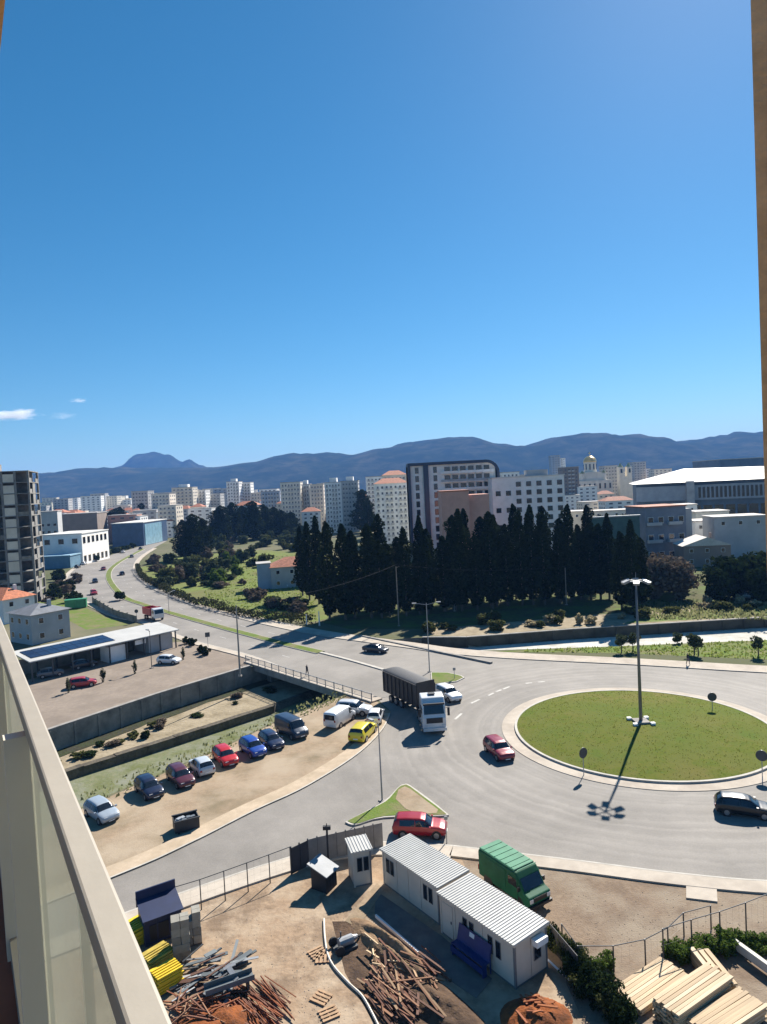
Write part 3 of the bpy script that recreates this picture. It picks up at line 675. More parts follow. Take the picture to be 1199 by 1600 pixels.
def block(u0, u1, v, Y, colr, rz=0.0, roof='flat', cols=6, place='in the far town', depth=14, balc=True, name='apartment_block', cat='apartment block', grp=None, label=None, zb=0.0):
    a, b = at(u0, v, Y), at(u1, v, Y); h = (a.z+b.z)/2; W = abs(b.x-a.x)/(cos(rz)+.0); fl = max(1, round(h/3.0))
    if rz: W = max(5, (abs(b.x-a.x)-depth*.5*abs(sin(rz)))/cos(rz))
    words = {1:'one',2:'two',3:'three',4:'four',5:'five',6:'six',7:'seven',8:'eight',9:'nine',10:'ten',11:'eleven',12:'twelve',13:'thirteen'}
    lab = label or f"{colr} {words.get(fl, 'tall')}-storey block with {dict(flat='flat roof', tile='red tiled roof', pent='rooftop penthouse')[roof]} {place}"
    t = thing(name, lab, cat, ((a.x+b.x)/2, Y, 0), rz, grp)
    MB().box(-W/2, 0, -.2, W/2, depth, h).build('wall', MATS['plaster_'+colr], t)
    wm = MB(); facade_windows(wm, -W/2+.6, W/2-.6, 0, .6, h-.5, cols, fl)
    facade_windows(wm, .8, depth-.8, W/2, .6, h-.5, 3, fl, ax='y', d=.06); facade_windows(wm, .8, depth-.8, -W/2, .6, h-.5, 3, fl, ax='y', d=-.06)
    wm.build('window_grid', FARW, t, kind='stuff')
    if balc and fl > 3:
        bm_ = MB(); cw = (W-1.2)/cols
        for i in range(cols):
            if (i+int(u0)) % 3 != 1:
                for j in range(1, fl):
                    z = .6+(h-1.1)/fl*j; x = -W/2+.6+cw*i
                    bm_.box(x+.12*cw, -1.2, z, x+.88*cw, -.002, z+.16); bm_.box(x+.12*cw, -1.2, z+.162, x+.88*cw, -1.12, z+1.0)
        if bm_.v: bm_.build('balcony_stack', SLABM, t, kind='stuff')
    if roof == 'tile':
        o = .5; MB().add([(-W/2-o,-o,h),(W/2+o,-o,h),(W/2+o,depth+o,h),(-W/2-o,depth+o,h),(-W/2+min(W/2-.5, 4),depth/2,h+2.6),(W/2-min(W/2-.5, 4),depth/2,h+2.6)], [(0,1,5,4),(1,2,5),(2,3,4,5),(3,0,4),(3,2,1,0)]).build('roof', TILE, t)
    else:
        MB().box(-W/2-.25, -.25, h, W/2+.25, depth+.25, h+.35).build('roof', RGREY, t)
        if roof == 'pent': MB().box(-W*.22, depth*.3, h+.35, W*.2, depth*.75, h+3.0).build('penthouse', MATS['plaster_white'], t)
    return t
pl = 'beyond the pine belt'
for (u0, u1, v, Y, c, rz, rf, cl, p_) in [
    (268,302,762,620,'beige',.35,'pent',5,'left of the twin towers'),(300,322,766,640,'white',.3,'flat',4,'behind the meadow pines'),(322,345,772,660,'grey',.3,'flat',4,'behind the meadow pines'),
    (354,374,753,640,'white',.2,'pent',4,'forming one of the twin towers'),(376,392,754,655,'white',.2,'flat',3,'forming one of the twin towers'),
    (205,232,768,600,'grey',.4,'flat',5,'behind the blue showroom'),(236,266,772,560,'cream',.45,'flat',5,'behind the blue showroom'),(246,276,790,470,'beige',.4,'flat',4,'at the far end of the main road'),
    (392,412,770,640,'beige',.2,'flat',4,pl),(408,438,768,520,'blue-grey',.2,'flat',6,pl),(438,470,754,470,'cream',.25,'flat',6,pl),(470,484,757,480,'white',.1,'pent',3,pl),(484,506,757,470,'beige',.2,'flat',4,pl),
    (507,534,754,430,'white',.25,'pent',5,'between the grey tower and cream block'),(533,560,752,430,'grey',.2,'pent',5,pl),(572,604,745,470,'white',.1,'flat',5,'behind the red-roofed apartment'),(585,638,755,330,'white',.12,'tile',7,'beside the navy-framed hotel'),
    (598,636,742,380,'beige',0,'tile',6,'behind the navy-framed hotel'),(880,905,730,520,'brown',-.1,'flat',4,'behind the white office block'),(785,812,738,420,'white',0,'flat',4,'behind the white office block'),(812,835,742,430,'grey',0,'flat',4,'behind the white office block'),
    (862,876,712,900,'blue-grey',0,'flat',3,'rising under the ridge'),(876,884,716,900,'white',0,'flat',2,'rising under the ridge'),(945,966,728,600,'grey',-.1,'flat',4,'between church and bell tower'),(990,1010,722,800,'grey',-.1,'flat',4,'left of the arena roof')]:
    block(u0, u1, v, Y, c, -.15*rz, rf, cl, p_)
# low far houses
rh = random.Random(33); seen = 0
for i in range(270):
    u = rh.uniform(50, 640) if i < 215 else rh.uniform(880, 1180); Y = rh.uniform(430, 980)
    hz = 760-.05*(u-600); h = rh.uniform(6, 21); v = hz+(28-h)/Y*1060; W = rh.uniform(9, 20); du = W/Y*1060
    if i < 215 and u > 250 and v > 800: continue
    c = rh.choice(['white', 'cream', 'white', 'beige', 'pink', 'grey']); rf = rh.choice(['tile', 'tile', 'flat'])
    block(u, u+du, v, Y, c, rh.uniform(-.25, .15), rf, 3, depth=11, balc=False, name='town_house', cat='house', grp=f'{c} far houses with {rf} roofs', label=f"small {c} house with {'red tiled' if rf == 'tile' else 'flat'} roof in the far town")
rh = random.Random(4)
for i in range(170):   # pale slabs along the foot of the hills
    u = rh.choice([rh.uniform(50, 350), rh.uniform(50, 640), rh.uniform(880, 1130)]); Y = rh.uniform(700, 1200); hz = 760-.05*(u-600); h = rh.uniform(16, 38); v = hz+(28-h)/Y*1060; du = rh.uniform(14, 26)/Y*1060
    c = rh.choice(['white', 'cream', 'beige', 'grey'])
    block(u, u+du, v, Y, c, rh.uniform(-.2, .15), 'flat', 4, depth=13, balc=False, grp=f'{c} slabs at the foot of the hills', label=f"distant {c} apartment slab at the foot of the hills")

# unfinished tower
def tower():
    TCON = mat('raw_concrete', (.21, .20, .185), .95, .3, .4)
    t = thing('unfinished_tower', 'unfinished grey concrete tower with open floors beside the main road', 'building', (-98.5, 190, 0), radians(17))
    n, fh = 12, 3.12; W, D = 34, 14
    col = MB()
    for j in range(n+1): MB().box(-W, 0, j*fh-.24, 0, D, j*fh).build('floor_slab', TCON, t)
    for i in range(11):
        x = -.3-i*(W-.6)/10
        for y in (.3, D-.3): MB().box(x-.28, y-.28, 0, x+.28, y+.28, n*fh-.25).build('column', TCON, t)
    for j in range(n):
        for i in range(10):
            x1 = -.62-i*(W-.6)/10; x0 = x1-(W-.6)/10+.64
            hh = (fh-.9 if j % 3 else fh-.3) if i in (1, 5, 8) else (1.0 if (i*7+j*5) % 4 < 1 else 0)
            if hh: MB().box(x0, .12, j*fh+.003, x1, .34, j*fh+hh).build('infill_panel', MATS['plaster_beige'] if i in (1, 5, 8) else CONCD, t)
        for k2 in range(3):
            y0 = .65+k2*4.6
            if (k2+j) % 3: MB().box(-.34, y0, j*fh+.003, -.12, y0+3.5, j*fh+(fh-.27 if k2 == 1 else 1.1)).build('infill_panel', TCON, t)
        MB().box(-W+.5, D*.55, j*fh+.003, -.5, D*.55+.2, j*fh+fh-.25).build('core_wall', CONCD, t)
    MB().box(-16, 5, n*fh+.003, -9, 11, n*fh+2.4).build('stair_head', TCON, t)
tower()

def hip_house(name, label, loc, rz, W, D, h, wallm, roofm, rise=1.6, wins=3, floors=2, gable=False, grp=None):
    t = thing(name, label, 'house', loc, rz, grp)
    MB().box(-W/2, 0, -.1, W/2, D, h).build('wall', wallm, t)
    o = .45
    if gable:
        MB().add([(-W/2-o,-o,h-.1),(W/2+o,-o,h-.1),(W/2+o,D+o,h-.1),(-W/2-o,D+o,h-.1),(0,-o,h+rise),(0,D+o,h+rise)], [(0,4,5,3),(1,2,5,4),(0,1,4),(2,3,5),(3,2,1,0)]).build('roof', roofm, t)
    else:
        q = min(W/2-.4, D/2); MB().add([(-W/2-o,-o,h),(W/2+o,-o,h),(W/2+o,D+o,h),(-W/2-o,D+o,h),(-W/2+q,D/2,h+rise),(W/2-q,D/2,h+rise)], [(0,1,5,4),(1,2,5),(2,3,4,5),(3,0,4),(3,2,1,0)]).build('roof', roofm, t)
    fh = h/floors
    for j in range(floors):
        for i in range(wins):
            x = -W/2+W*(i+.5)/wins
            f = MB().box(x-.55, -.08, j*fh+1.0, x+.55, -.002, j*fh+2.2).build('window', WHITE, t); MB().box(x-.46, -.1, j*fh+1.08, x+.46, -.082, j*fh+2.12).build('pane', GLASS, f)
        for i in range(2):
            y = D*(i+.5)/2
            f = MB().box(W/2+.002, y-.55, j*fh+1.0, W/2+.08, y+.55, j*fh+2.2).build('window', WHITE, t); MB().box(W/2+.082, y-.46, j*fh+1.08, W/2+.1, y+.46, j*fh+2.12).build('pane', GLASS, f)
    MB().box(W*.2, D*.6, h+rise*.3, W*.2+.6, D*.6+.6, h+rise+.7).build('chimney', wallm, t)
    return t
x, y = G(458, 918)
h = hip_house('farm_house', 'grey-walled house with red tiled roof at the edge of the meadow', (x, y, 0), .2, 12, 9, 6.2, MATS['plaster_grey'], TILE, 2.4)
MB().box(-9.8, .5, -.1, -6.02, 6, 7.4).build('annex', MATS['plaster_blue-grey'], h); MB().box(-10.1, .2, 7.403, -5.8, 6.3, 7.6).build('annex_roof', RGREY, h)
x, y = G(45, 1015)
hip_house('grey_roof_house', 'pale two-storey house with grey hip roof behind the carport', (x-4.5, y+6, 0), -.6, 8.5, 8, 6.0, MATS['plaster_grey'], mat('grey_roof', (.16,.17,.19), .8, .2, .6), 1.6)
x, y = G(8, 985)
hip_house('tiled_roof_house', 'white house with bright orange tiled roof below the unfinished tower', (x-9, y+10, 0), -.5, 11, 8, 5.8, MATS['plaster_white'], mat('orange_tile', (.45,.15,.07), .85, .35, 1.5, .05), 2.2)
x, y = G(1165, 905)
hip_house('gabled_house', 'white house with pale gabled roof behind the dark evergreens', (x+3, y+26, 0), -.15, 13, 10, 6.2, MATS['plaster_brown'], mat('pale_tile', (.55,.50,.45), .85, .15, 1.0), 2.4, gable=True)

def boxy(name, label, u0, u1, vt, Y, depth, rz, wallm, cat='building', roofm=RGREY, zb=0):
    a, b = at(u0, vt, Y), at(u1, vt, Y); h = (a.z+b.z)/2; W = abs(b.x-a.x)
    t = thing(name, label, cat, (b.x, Y, 0), rz)
    MB().box(-W, 0, -.2, 0, depth, h).build('wall', wallm, t); MB().box(-W-.3, -.3, h, .3, depth+.3, h+.4).build('roof', roofm, t)
    return t, W, h
def win(t, x, z, w_, h_, y=0.0, side=False, fr=WHITE):
    if side: f = MB().box(.002, x-w_/2, z, .1, x+w_/2, z+h_).build('window', fr, t); MB().box(.102, x-w_/2+.1, z+.1, .13, x+w_/2-.1, z+h_-.1).build('pane', GLASS, f)
    else: f = MB().box(x-w_/2, y-.1, z, x+w_/2, y-.002, z+h_).build('window', fr, t); MB().box(x-w_/2+.1, y-.13, z+.1, x+w_/2-.1, y-.102, z+h_-.1).build('pane', GLASS, f)
# commercial buildings on the left of the main road
t, W, h = boxy('office_building', 'white two-storey office building with tall windows beside the main road', 62, 128, 836, 300, 27, -.03, MATS['plaster_white'], roofm=mat('pale_roof', (.6,.58,.54), .8, .1, .4))
for i in range(3): win(t, -W+W*(i+.5)/3, h-4.2, 2.6, 2.4)
for i in range(6):
    for z in (1.0, h-4.3): win(t, 2.2+i*4.3, z, 2.3, 2.9, side=True, fr=MATS['plaster_ochre'])
t, W, h = boxy('showroom', 'blue glass showroom with pale flat roof farther along the main road', 174, 224, 818, 400, 40, -.03, mat('blue_cladding', (.05,.09,.17), .3, .2, .3), roofm=MATS['pale_roof'])
MB().box(.05, 2, .3, .25, 30, h-1).build('glass_front', mat('pale_blue_glass', (.22,.38,.48), .15, .2, .4), t)
t, W, h = boxy('blue_pavilion', 'low pavilion with light blue roof beside the filling area', 60, 110, 870, 288, 10, 0, mat('pale_blue_wall', (.10,.20,.28), .7, .15, .5), roofm=mat('light_blue_roof', (.25,.40,.50), .6, .1, .4))
t, W, h = boxy('dark_hall', 'long dark hall with flat roof behind the white office building', 95, 152, 803, 420, 20, .1, MATS['plaster_brown'])
t, W, h = boxy('grey_hall', 'grey flat-roofed block beside the unfinished tower', 55, 90, 800, 380, 16, .3, MATS['plaster_grey'])
for i in range(4):
    for j in range(4): win(t, -W+W*(i+.5)/4, 3+j*4, 1.8, 1.6)

# hotel with navy frame
NAVY = mat('navy_panel', (0.018, 0.03, 0.065), .35, .15, .3)
def hotel():
    Y = 280; a, b = at(637, 724, Y), at(780, 722, Y); W = b.x-a.x; h = (a.z+b.z)/2+.6; D = 18
    t = thing('hotel', 'ten-storey white hotel wrapped in a navy frame with rounded corner', 'hotel', (a.x, Y, 0), 0)
    MB().box(0, 0, -.2, W-1.6, D, h-1.2).build('wall', MATS['plaster_white'], t)
    rc = 5.5
    outer = [(0, 0), (1.1, 0), (1.1, h-1.15), (W-rc, h-1.15)] + [(W-rc+(rc-1.0)*sin(q), h-rc+.0+(rc-1.15)*cos(q)) for q in [pi/2*k2/8 for k2 in range(1, 9)]] + [(W-1.0, h-11), (W, h-11), (W, h-rc)] + [(W-rc+rc*cos(q), h-rc+rc*sin(q)) for q in [pi/2*k2/8 for k2 in range(1, 9)]] + [(0, h)]
    mb = MB(); n = len(outer); tri_ = tessellate_polygon([[Vector((x, z, 0)) for x, z in outer]])
    vs = [(x, -1.3, z) for x, z in outer]+[(x, D, z) for x, z in outer]
    mb.add(vs, [tuple(q) for q in tri_]+[tuple(i+n for i in q) for q in tri_]+[(i, (i+1) % n, n+(i+1) % n, n+i) for i in range(n)])
    mb.build('frame', NAVY, t)
    MB().box(W*.17, -1.0, 0, W*.225, -.003, h-1.2).build('fin', NAVY, t)
    fl = 10; fh = (h-2.2)/fl
    for j in range(fl):
        for x in (W*.10, W*.30): win(t, x, .7+j*fh+.6, 1.5, fh-1.0, fr=NAVY)
        MB().box(W*.36, -1.5, .6+j*fh, W-2.2, -.004, .6+j*fh+.22).build('balcony', MATS['plaster_white'], t)
        MB().box(W*.36, -1.5, .6+j*fh+.222, W-2.2, -1.42, .6+j*fh+1.1).build('parapet', MATS['plaster_white'] if j % 2 else MATS['plaster_grey'], t)
        for k2 in range(6):
            x = W*.40+k2*(W*.55-1.2)/6
            win(t, x+1.2, .95+j*fh, 2.3, fh-.9, fr=DSTEEL)
            if k2: MB().box(x-.45, -1.4, .84+j*fh, x-.3, -.14, .55+(j+1)*fh).build('divider', MATS['plaster_white'], t)
hotel()
t, W, h = boxy('pink_building', 'blank pink-walled block standing before the navy-framed hotel', 690, 733, 768, 235, 14, 0, MATS['plaster_pink'], roofm=TILE)
MB().box(.002, 1.5, -.2, 7.2, 13, h-1.4).build('wing', MATS['plaster_pink'], t)
t, W, h = boxy('office_block', 'white office block with rows of dark square windows beside the hotel', 770, 882, 745, 262, 16, -.05, MATS['plaster_white'], roofm=MATS['pale_roof'])
for j in range(6):
    for i in range(7):
        if i > 1 or j % 2: win(t, -W+W*(i+.55)/7, h-3.6-j*3.3, 1.9, 1.9, fr=DSTEEL)
MB().box(-W*.5, 3, h+.403, -W*.2, 9, h+2.6).build('penthouse', MATS['plaster_grey'], t)
# church
def church():
    Y = 560; a, b = at(902, 752, Y), at(958, 752, Y); W = b.x-a.x; h = a.z; t = thing('domed_church', 'pale stone church with golden dome and arched drum', 'church', (a.x, Y, 0))
    ST = MATS['plaster_cream']; GOLD = mat('gilded_dome', (.75,.55,.25), .3, .1, 1, metal=.8)
    MB().box(0, 0, -.2, W, 22, h).build('nave', ST, t); MB().box(W*.18, 3, h, W*.82, 19, h+7).build('upper_nave', ST, t)
    cx, cy = W*.5, 11; z0 = h+7
    MB().tube((cx,cy,z0), (cx,cy,z0+8.5), 5.2, 5.2, 20).build('drum', ST, t)
    d = MB(); prev = 5.6
    for k2 in range(6):
        q0, q1 = pi/2*k2/6, pi/2*(k2+1)/6; d.tube((cx,cy,z0+8.5+5.2*sin(q0)), (cx,cy,z0+8.5+5.2*sin(q1)), 5.5*cos(q0), max(.15, 5.5*cos(q1)), 20)
    d.build('dome', GOLD, t, smooth=True)
    MB().box(cx-.2, cy-.2, z0+13.5, cx+.2, cy+.2, z0+17).box(cx-1, cy-.2, z0+15.6, cx+1, cy+.2, z0+16).build('cross', GOLD, t)
    for k2 in range(10):
        q = 2*pi*k2/10; M = Matrix.Translation((cx, cy, z0)) @ Matrix.Rotation(q, 4, 'Z'); MB().box(5.15, -.55, 2, 5.3, .55, 6.8, M).build('drum_window', GLASS, t)
    for sx in (.2, .8):
        MB().tube((W*sx, 4, h), (W*sx, 4, h+6), 2.2, 2.2, 12).build('turret', ST, t); MB().tube((W*sx, 4, h+6), (W*sx, 4, h+8.6), 2.4, .2, 12).build('turret_dome', GOLD, t)
    for i in range(7): win(t, W*(i+.5)/7, h-7, 1.6, 4.5, fr=ST)
    Y2 = 575; a = at(968, 730, Y2); b = at(988, 730, Y2); W = b.x-a.x
    t = thing('bell_tower', 'cream bell tower pair beside the domed church', 'tower', (a.x, Y2, 0))
    MB().box(0, 0, -.2, W, 6, a.z-8).build('base', ST, t)
    for x in (0, W-4): MB().box(x, 0, a.z-8, x+4, 6, a.z).build('turret', ST, t); MB().tube((x+2,3,a.z), (x+2,3,a.z+3.5), 2.4, .2, 10).build('cap', GOLD, t); MB().box(x+1.2, -.1, a.z-5, x+2.8, -.003, a.z-1.5).build('opening', GLASS, t)
church()
# arena
def arena():
    Y = 330; a, b = at(995, 752, Y), at(1215, 752, Y); W = b.x-a.x; h = a.z-1.5; D = 52
    t = thing('sports_arena', 'wide sports arena with low pale vaulted roof and blue facade', 'arena', (a.x, Y, 0), -.32)
    BL = mat('arena_cladding', (.10,.15,.22), .5, .2, .2)
    MB().box(0, 4, -.2, W, D, h).build('facade', BL, t)
    MB().box(0, -.2, h*.62, W, 3.99, h-1.6).build('upper_band', mat('arena_grey', (.30,.33,.37), .7, .15, .2), t)
    MB().box(W*.32, -4, -.2, W*.37, 3.95, h+.5).build('pylon', mat('arena_conc', (.38,.38,.38), .9, .2, .3), t)
    mb = MB(); e_ = [(-2,-2,h),(W+4,-2,h),(W+4,D+2,h),(-2,D+2,h)]; r_ = [(W*.34,D*.42,h+6.5),(W*1.05,D*.42,h+5.5)]
    mb.add(e_+r_, [(0,1,5,4),(1,2,5),(2,3,4,5),(3,0,4),(3,2,1,0)])
    mb.build('roof', mat('arena_roof', (.46,.43,.39), .6, .08, .1), t, smooth=False)
    for i in range(22): MB().box(W*.40+i*W*.027, -.32, h*.66, W*.40+i*W*.027+W*.016, -.203, h-2.6).build('window', GLASS, t)
    for i in range(14): MB().box(W*i/14+.5, 3.85, h*.12, W*(i+1)/14-.5, 3.998, h*.5).build('glazing', GLASS, t)
    t2, W2, h2 = boxy('stadium_stand', 'second pale roof of a stand behind the sports arena', 1125, 1230, 716, 460, 40, 0, BL, roofm=MATS['arena_roof'])
arena()
t, W, h = boxy('villa_block', 'blue-grey three-storey block with balconies right of the cypress row', 1005, 1072, 792, 215, 13, .12, mat('slate_plaster', (.17,.19,.23), .8, .2, .3), roofm=TILE)
for j in range(3):
    for i in range(4):
        win(t, -W+W*(i+.5)/4, 1+j*(h/3.1), 1.8, 2.0)
        if i % 2 == 0: MB().box(-W+W*i/4+.3, -1.3, .4+j*(h/3.1), -W+W*(i+1)/4+1.5, -.14, .4+j*(h/3.1)+1.0).build('balcony', MATS['plaster_grey'], t)
MB().box(.003, 2, -.2, 3.2, 11, h-1).build('stair_wing', MATS['plaster_grey'], t)
t, W, h = boxy('sports_cage', 'green net wall of a sports court behind the cypresses', 925, 1000, 808, 205, .4, 0, mat('green_net', (.06,.11,.10), .8, .25, .5), 'fence', roofm=STEEL)
for (u0, u1, v, Y, c, lb) in [(1090,1140,800,240,'cream','cream low house with tan roof below the arena'),(1120,1199,808,210,'grey','long grey blank wall building below the arena'),(1088,1122,815,225,'white','small white flat-roofed house below the arena'),(880,925,800,300,'beige','long low beige shed behind the cypress row'),(930,1000,798,320,'cream','cream row of shops behind the green net wall'),(1040,1090,790,270,'white','white low block between arena and slate villa')]:
    t, W, h = boxy('low_house', lb, u0, u1, v, Y, 10, -.1, MATS['plaster_'+c], 'house', roofm=MATS['pale_tile'])
    for i in range(max(2, int(W/4))): win(t, -W+W*(i+.5)/max(2, int(W/4)), h-2.4, 1.2, 1.3)

# carport
def carport():
    ax, ay = G(52, 1066); bx_, by_ = G(276, 1012); d = Vector((bx_-ax, by_-ay)); L = d.length; an = atan2(d.y, d.x)
    t = thing('carport', 'long open carport with pale sheet roof and solar panels beside the car park', 'carport', (ax, ay, 0), an)
    D = 6.2; z0, z1 = 3.3, 3.9
    roof = MB(); RM = mat('pale_sheet_roof', (.46,.45,.42), .55, .1, .4)
    def rp(x, y_, dz=0): return (x, y_, z0+(z1-z0)*y_/D+dz)
    roof.add([rp(-.5,-.6),rp(L+.5,-.6),rp(L+.5,D+.5),rp(-.5,D+.5),rp(-.5,-.6,.18),rp(L+.5,-.6,.18),rp(L+.5,D+.5,.18),rp(-.5,D+.5,.18)], ((0,3,2,1),(4,5,6,7),(0,1,5,4),(1,2,6,5),(2,3,7,6),(3,0,4,7)))
    roof.build('roof', RM, t)
    SOL = mat('solar_cell', (.012,.018,.045), .2, .1, .5)
    n = 9; pw = L*.55/n
    for i in range(n):
        for r_ in range(2):
            x0, x1, y0, y1 = .4+i*pw, .4+(i+1)*pw-.08, .9+r_*2.3, 3.1+r_*2.3
            MB().add([rp(x0,y0,.22),rp(x1,y0,.22),rp(x1,y1,.22),rp(x0,y1,.22),rp(x0,y0,.27),rp(x1,y0,.27),rp(x1,y1,.27),rp(x0,y1,.27)], ((0,3,2,1),(4,5,6,7),(0,1,5,4),(1,2,6,5),(2,3,7,6),(3,0,4,7))).build('solar_panel', SOL, t)
    for i in range(9):
        x = i*L/8
        for y_ in (0, D-.2): MB().box(x-.1, y_-.1, 0, x+.1, y_+.1, z0+(z1-z0)*y_/D-.002).build('post', DSTEEL, t)
    MB().box(0, D-.1, 0, L, D+.05, 2.6).build('back_wall', CONCD, t)
    MB().box(L*.5, .4, .002, L*.62, 3.4, 2.7).build('booth', MATS['plaster_white'], t)
    MB().box(L*.8, .6, .002, L-.3, D-.4, 2.9).build('store_room', MATS['plaster_grey'], t)
    MB().box(L*.69, .2, 2.1, L*.77, .3, 2.9).build('hanging_board', WHITE, t)
carport()
# clipped columnar shrubs of the car park
for (u, v) in [(108,1082),(163,1066),(212,1053),(287,1031)]:
    x, y = G(u, v)
    tree('column_shrub', 'clipped columnar shrub between the car park bays', 'shrub', (x, y, 0), 'colshrub', lambda: crown_blob(.45, 1.1, 12, 500, .12, 1.15, 12), lambda: trunkm(.8, .05, 2, 3, .2), leafmat('clipped_leaf', (.05,.06,.035), (.10,.105,.06)), sc_=1.0, rz=u, group='clipped shrubs of the car park')
for i, (u, v) in enumerate([(292,1006),(302,1009),(316,1020),(322,1024)]):
    x, y = G(u, v); bush('shrub', 'low dark shrub at the corner of the car park', x, y, .9, .8, PINE, 'cpb', 'car park corner shrubs', seed=4)
# low wall by the main road and green container
rw = resample([G(146,942), G(180,963), G(214,973)], 9)
t = thing('roadside_wall', 'low dark block wall between the verge and the main road', 'wall')
for a, b in zip(rw, rw[1:]):
    M = Matrix.Translation((*a, 0)) @ Matrix.Rotation(atan2(b[1]-a[1], b[0]-a[0]), 4, 'Z'); L = hypot(b[0]-a[0], b[1]-a[1])
    MB().box(.03, -.12, 0, L-.03, .12, 1.6, M).build('wall_panel', CONCD, t); MB().box(-.15, -.17, 0, .15, .17, 1.8, M).build('pier', CONCD, t)
x, y = G(120, 950)
t = thing('green_container', 'bright green waste container beside the verge', 'container', (x, y, 0), .3)
GM = mat('green_paint', (.03,.20,.09), .5, .2, 1)
bevelled(MB().box(-2.6, -1.1, .15, 2.6, 1.1, 2.2), 'body', GM, t); MB().box(-2.7, -1.2, 2.203, 2.7, 1.2, 2.4).build('lid', GM, t)
for x_ in (-2, 0, 2): MB().box(x_-.08, -1.2, .2, x_+.08, -1.103, 2.15).build('rib', GM, t)
for x_ in (-2.3, 2.3): MB().box(x_-.15, -1.0, 0, x_+.15, 1.0, .148).build('skid', DSTEEL, t)

# ------------------------------------------------------------------ vehicles
# stations: (position along length, sill, belt, top) in fractions of height, (half width, half top width) in fractions of half width; rear = 0
SHAPES = {
 'hatch': [(0,.30,.50,.56,.80,.76),(.015,.22,.58,.66,.92,.84),(.05,.18,.62,.82,.96,.76),(.12,.17,.63,.965,.985,.70),(.30,.17,.62,1.0,1,.71),(.50,.17,.605,.99,1,.71),(.585,.17,.60,.94,1,.71),(.755,.17,.595,.655,1,.82),(.88,.17,.545,.60,.97,.82),(.96,.18,.47,.53,.91,.78),(1,.27,.38,.42,.78,.68)],
 'sedan': [(0,.30,.52,.58,.82,.78),(.015,.22,.60,.67,.93,.82),(.13,.18,.63,.70,.97,.80),(.17,.17,.63,.74,.98,.78),(.30,.17,.62,.97,1,.69),(.42,.17,.615,1.0,1,.70),(.54,.17,.61,.985,1,.70),(.60,.17,.605,.93,1,.70),(.74,.17,.60,.66,1,.82),(.88,.17,.55,.60,.97,.82),(.965,.18,.48,.54,.91,.78),(1,.27,.38,.42,.78,.68)],
 'suv': [(0,.30,.48,.56,.84,.80),(.012,.22,.58,.70,.94,.84),(.04,.19,.61,.86,.97,.78),(.09,.19,.62,.97,.985,.74),(.30,.19,.615,1.0,1,.75),(.52,.19,.60,.99,1,.75),(.60,.19,.60,.94,1,.74),(.735,.19,.595,.665,1,.84),(.88,.19,.56,.625,.98,.84),(.965,.20,.50,.56,.93,.80),(1,.28,.40,.45,.82,.72)],
 'van': [(0,.18,.50,.90,.90,.82),(.012,.14,.52,.965,.97,.86),(.10,.13,.53,.99,1,.86),(.45,.13,.53,1.0,1,.86),(.66,.13,.52,.985,1,.85),(.72,.13,.52,.955,1,.84),(.865,.13,.50,.60,1,.86),(.955,.14,.44,.50,.95,.82),(1,.20,.34,.40,.84,.74)],
}
CARW = {'hatch': (.60, .755, .13, .02), 'sedan': (.60, .74, .17, .30), 'suv': (.60, .735, .09, .012), 'van': (.72, .865, .3, 0)}   # windscreen top, base; rear glass top, base
def car_surface(kind, L, W, H):
    st = SHAPES[kind]
    def sec(s):
        for i in range(len(st)-1):
            if s <= st[i+1][0]: break
        a, b = st[i], st[i+1]; t = (s-a[0])/(b[0]-a[0]); t = t*t*(3-2*t)*.45+t*.55
        return [a[k2]+(b[k2]-a[k2])*t for k2 in range(1, 6)]
    def S(s, t):
        sill, belt, top, w_, wt = sec(s); hw = W/2
        P_ = [(w_*.93, sill), (w_*1.0, sill+.42*(belt-sill)), (w_*.975, belt), (wt*1.0, top-.055*(1 if top-belt > .12 else .5)), (wt*.86, top-.012), (0, top+.006)]
        q = min(4.9999, t*5); i = int(q); f = q-i
        (y0, z0), (y1, z1) = P_[i], P_[i+1]
        return Vector(((s-.5)*L, (y0+(y1-y0)*f)*hw, (z0+(z1-z0)*f)*H))
    return S, st
WHEELM = {}
def wheel(t, x, y, r, wd):
    key = (round(r, 3), wd)
    if key not in WHEELM:
        WHEELM[key] = (MB().tube((0,-wd/2,0), (0,wd/2,0), r, r, 18).mesh('tyre', DARK), MB().tube((0,-wd/2-.012,0), (0,wd/2+.012,0), r*.64, r*.64, 12).mesh('rim', RIM))
    a, b = WHEELM[key]; o = link('wheel', None, t, (x, y, r)); link('tyre', a, o); link('rim', b, o); return o
PAINT = {}
def paint(c, rough=.32, metal=.15):
    k2 = tuple(round(x, 3) for x in c)
    if k2 not in PAINT: PAINT[k2] = mat('car_paint_%d' % len(PAINT), c, rough, .05, 1.5, coat=.35, metal=metal)
    return PAINT[k2]
